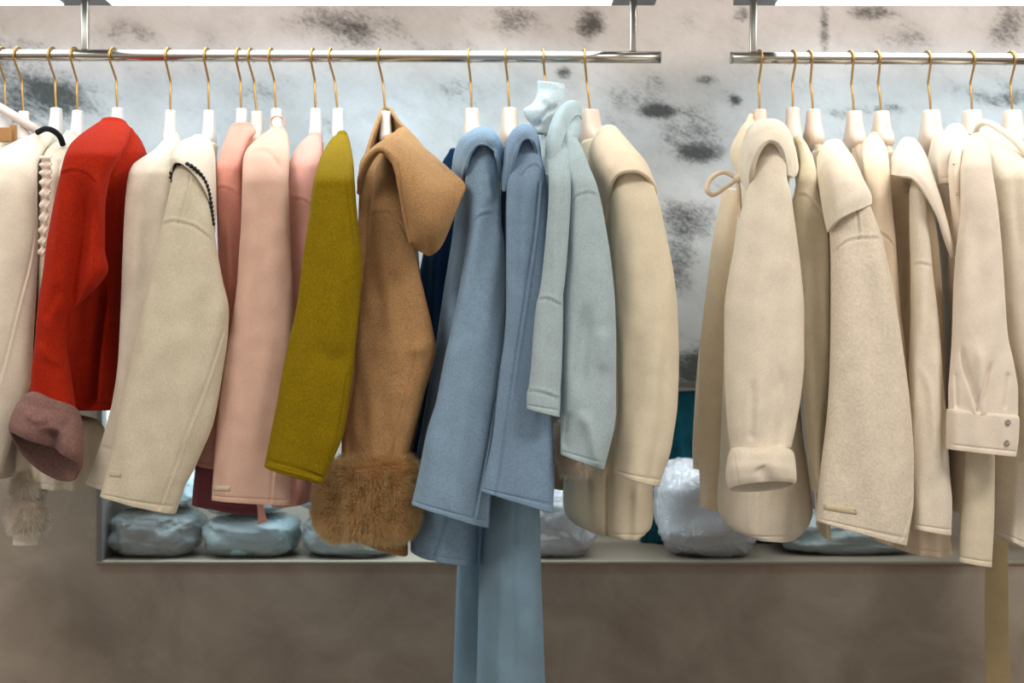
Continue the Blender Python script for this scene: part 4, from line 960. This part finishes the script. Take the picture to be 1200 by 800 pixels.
# ---- strap
g = garment('belt', 1168, 560, 'olive tan belt hanging to below the frame at the right', 'belt')
sheet('belt_webbing', [[(1160, 470, .19), (1182, 470, .19)], [(1156, 600, .19), (1181, 600, .19)], [(1154, 700, .19), (1182, 700, .19)], [(1155, 830, .19), (1184, 830, .19)]], M['strap'], g, .004)

# ------------------------------------------------------------------ bagged bundles in the niche
def bundle(x0, x1, y0, y1, Y, depth, cloth, film, label, seed, group='bagged clothes in the wall niche', kind='bagged_bundle'):
    a = at(x0, y1, Y); b = at(x1, y0, Y)
    c = (a+b)/2; hx = (b[0]-a[0])/2; hz = (b[2]-a[2])/2
    t = thing(kind, (c[0], Y, a[2]), label, 'plastic bag', group)
    rs = random.Random(seed)
    for nm, k, mat in (('folded_clothes', 0.93, cloth), ('plastic_film', 1.0, film)):
        V, f = sphere_mesh((0, 0, 0), 1, 110, 70)
        n_ = V.copy()
        e_ = 0.6
        V = np.sign(V)*np.abs(V)**e_
        V /= np.abs(V).max()
        dsp = np.zeros(len(V))
        for i in range(9):
            w_ = np.array([rs.uniform(-7, 7), rs.uniform(-5, 5), rs.uniform(-9, 9)])
            dsp += np.sin(V@w_+rs.uniform(0, 6.28))*0.015
        if nm == 'plastic_film':
            for i in range(12):
                w_ = np.array([rs.uniform(-16, 16), rs.uniform(-14, 14), rs.uniform(-12, 12)])
                wv = V@w_+rs.uniform(0, 6.28)+1.2*np.sin(V@np.array([rs.uniform(-5, 5), rs.uniform(-5, 5), rs.uniform(-5, 5)]))
                dsp += (1-np.abs(np.sin(wv)))**3*0.014
            dsp -= 0.03
        else: dsp -= 0.02*np.abs(np.sin(V[:, 2]*7))
        V = V*(1+dsp[:, None])*k
        V = V*np.array([hx*1.03, depth/2, hz*1.06])+np.array([c[0], Y, c[2]])
        V[:, 2] = np.maximum(V[:, 2], a[2]+(0.002 if nm == 'folded_clothes' else 0.0005))
        put(nm, V, f, mat, t)
M['c_aqua'] = wool('aqua_jersey', (186, 222, 230), mott=.02); M['c_white'] = wool('white_jersey', (214, 220, 226), mott=.02)
M['c_teal'] = wool('teal_cloth', (0, 46, 54), mott=.05, big=.25); M['c_tan'] = wool('taupe_jersey', (150, 148, 140), mott=.03); M['c_sea'] = wool('sea_green_jersey', (84, 140, 136), mott=.03, big=.2)
def yfloor(Y): return 400-(zb-ZC)*F/(Y+D)
Yb = 0.47
yf = yfloor(Yb)
bundle(136, 236, yf-54, yf, Yb, .2, M['c_tan'], M['film'], 'bagged clothes at the left end of the niche, bottom layer', 1)
bundle(244, 351, yf-45, yf, Yb, .2, M['c_aqua'], M['film'], 'bagged aqua clothes below the blush coat hem, bottom layer', 2)
bundle(359, 468, yf-48, yf, Yb, .2, M['c_aqua'], M['film'], 'bagged aqua clothes behind the brown fur cuff', 3)
bundle(146, 234, yf-95, yf-58, Yb, .19, M['c_aqua'], M['film'], 'bagged aqua clothes stacked on the left end bundle', 4)
bundle(244, 336, yf-87, yf-49, Yb, .19, M['c_aqua'], M['film'], 'bagged aqua clothes, upper layer below the maroon hem', 5)
bundle(352, 440, yf-91, yf-53, Yb, .19, M['c_aqua'], M['film'], 'bagged aqua clothes, upper layer left of the fur cuff', 6)
bundle(600, 694, yf-82, yf, Yb, .2, M['c_white'], M['filmw'], 'white bagged clothes right of the long blue coat', 7)
bundle(770, 888, yf-108, yf, Yb-.01, .2, M['c_white'], M['filmw'], 'big milky white bag below the gap between the rails', 8)
bundle(912, 1068, yfloor(.50)-46, yfloor(.50), .50, .18, M['c_sea'], M['film'], 'sea green bagged clothes under the labelled cream coat', 9)
# teal cloth leaning against the niche back
g = thing('teal_garment', tuple(at(830, yfloor(.64), .64)), 'teal cloth bundle standing behind the big milky bag', 'clothes')
loft('teal_cloth', [(462, 775, 905, .64, .06), (480, 765, 915, .64, .08), (560, 755, 925, .64, .1), (yfloor(.64)-1, 750, 930, .64, .08)], M['c_teal'], g, fold=.2, nf=5, wob=.012, seed=70, hem=False)
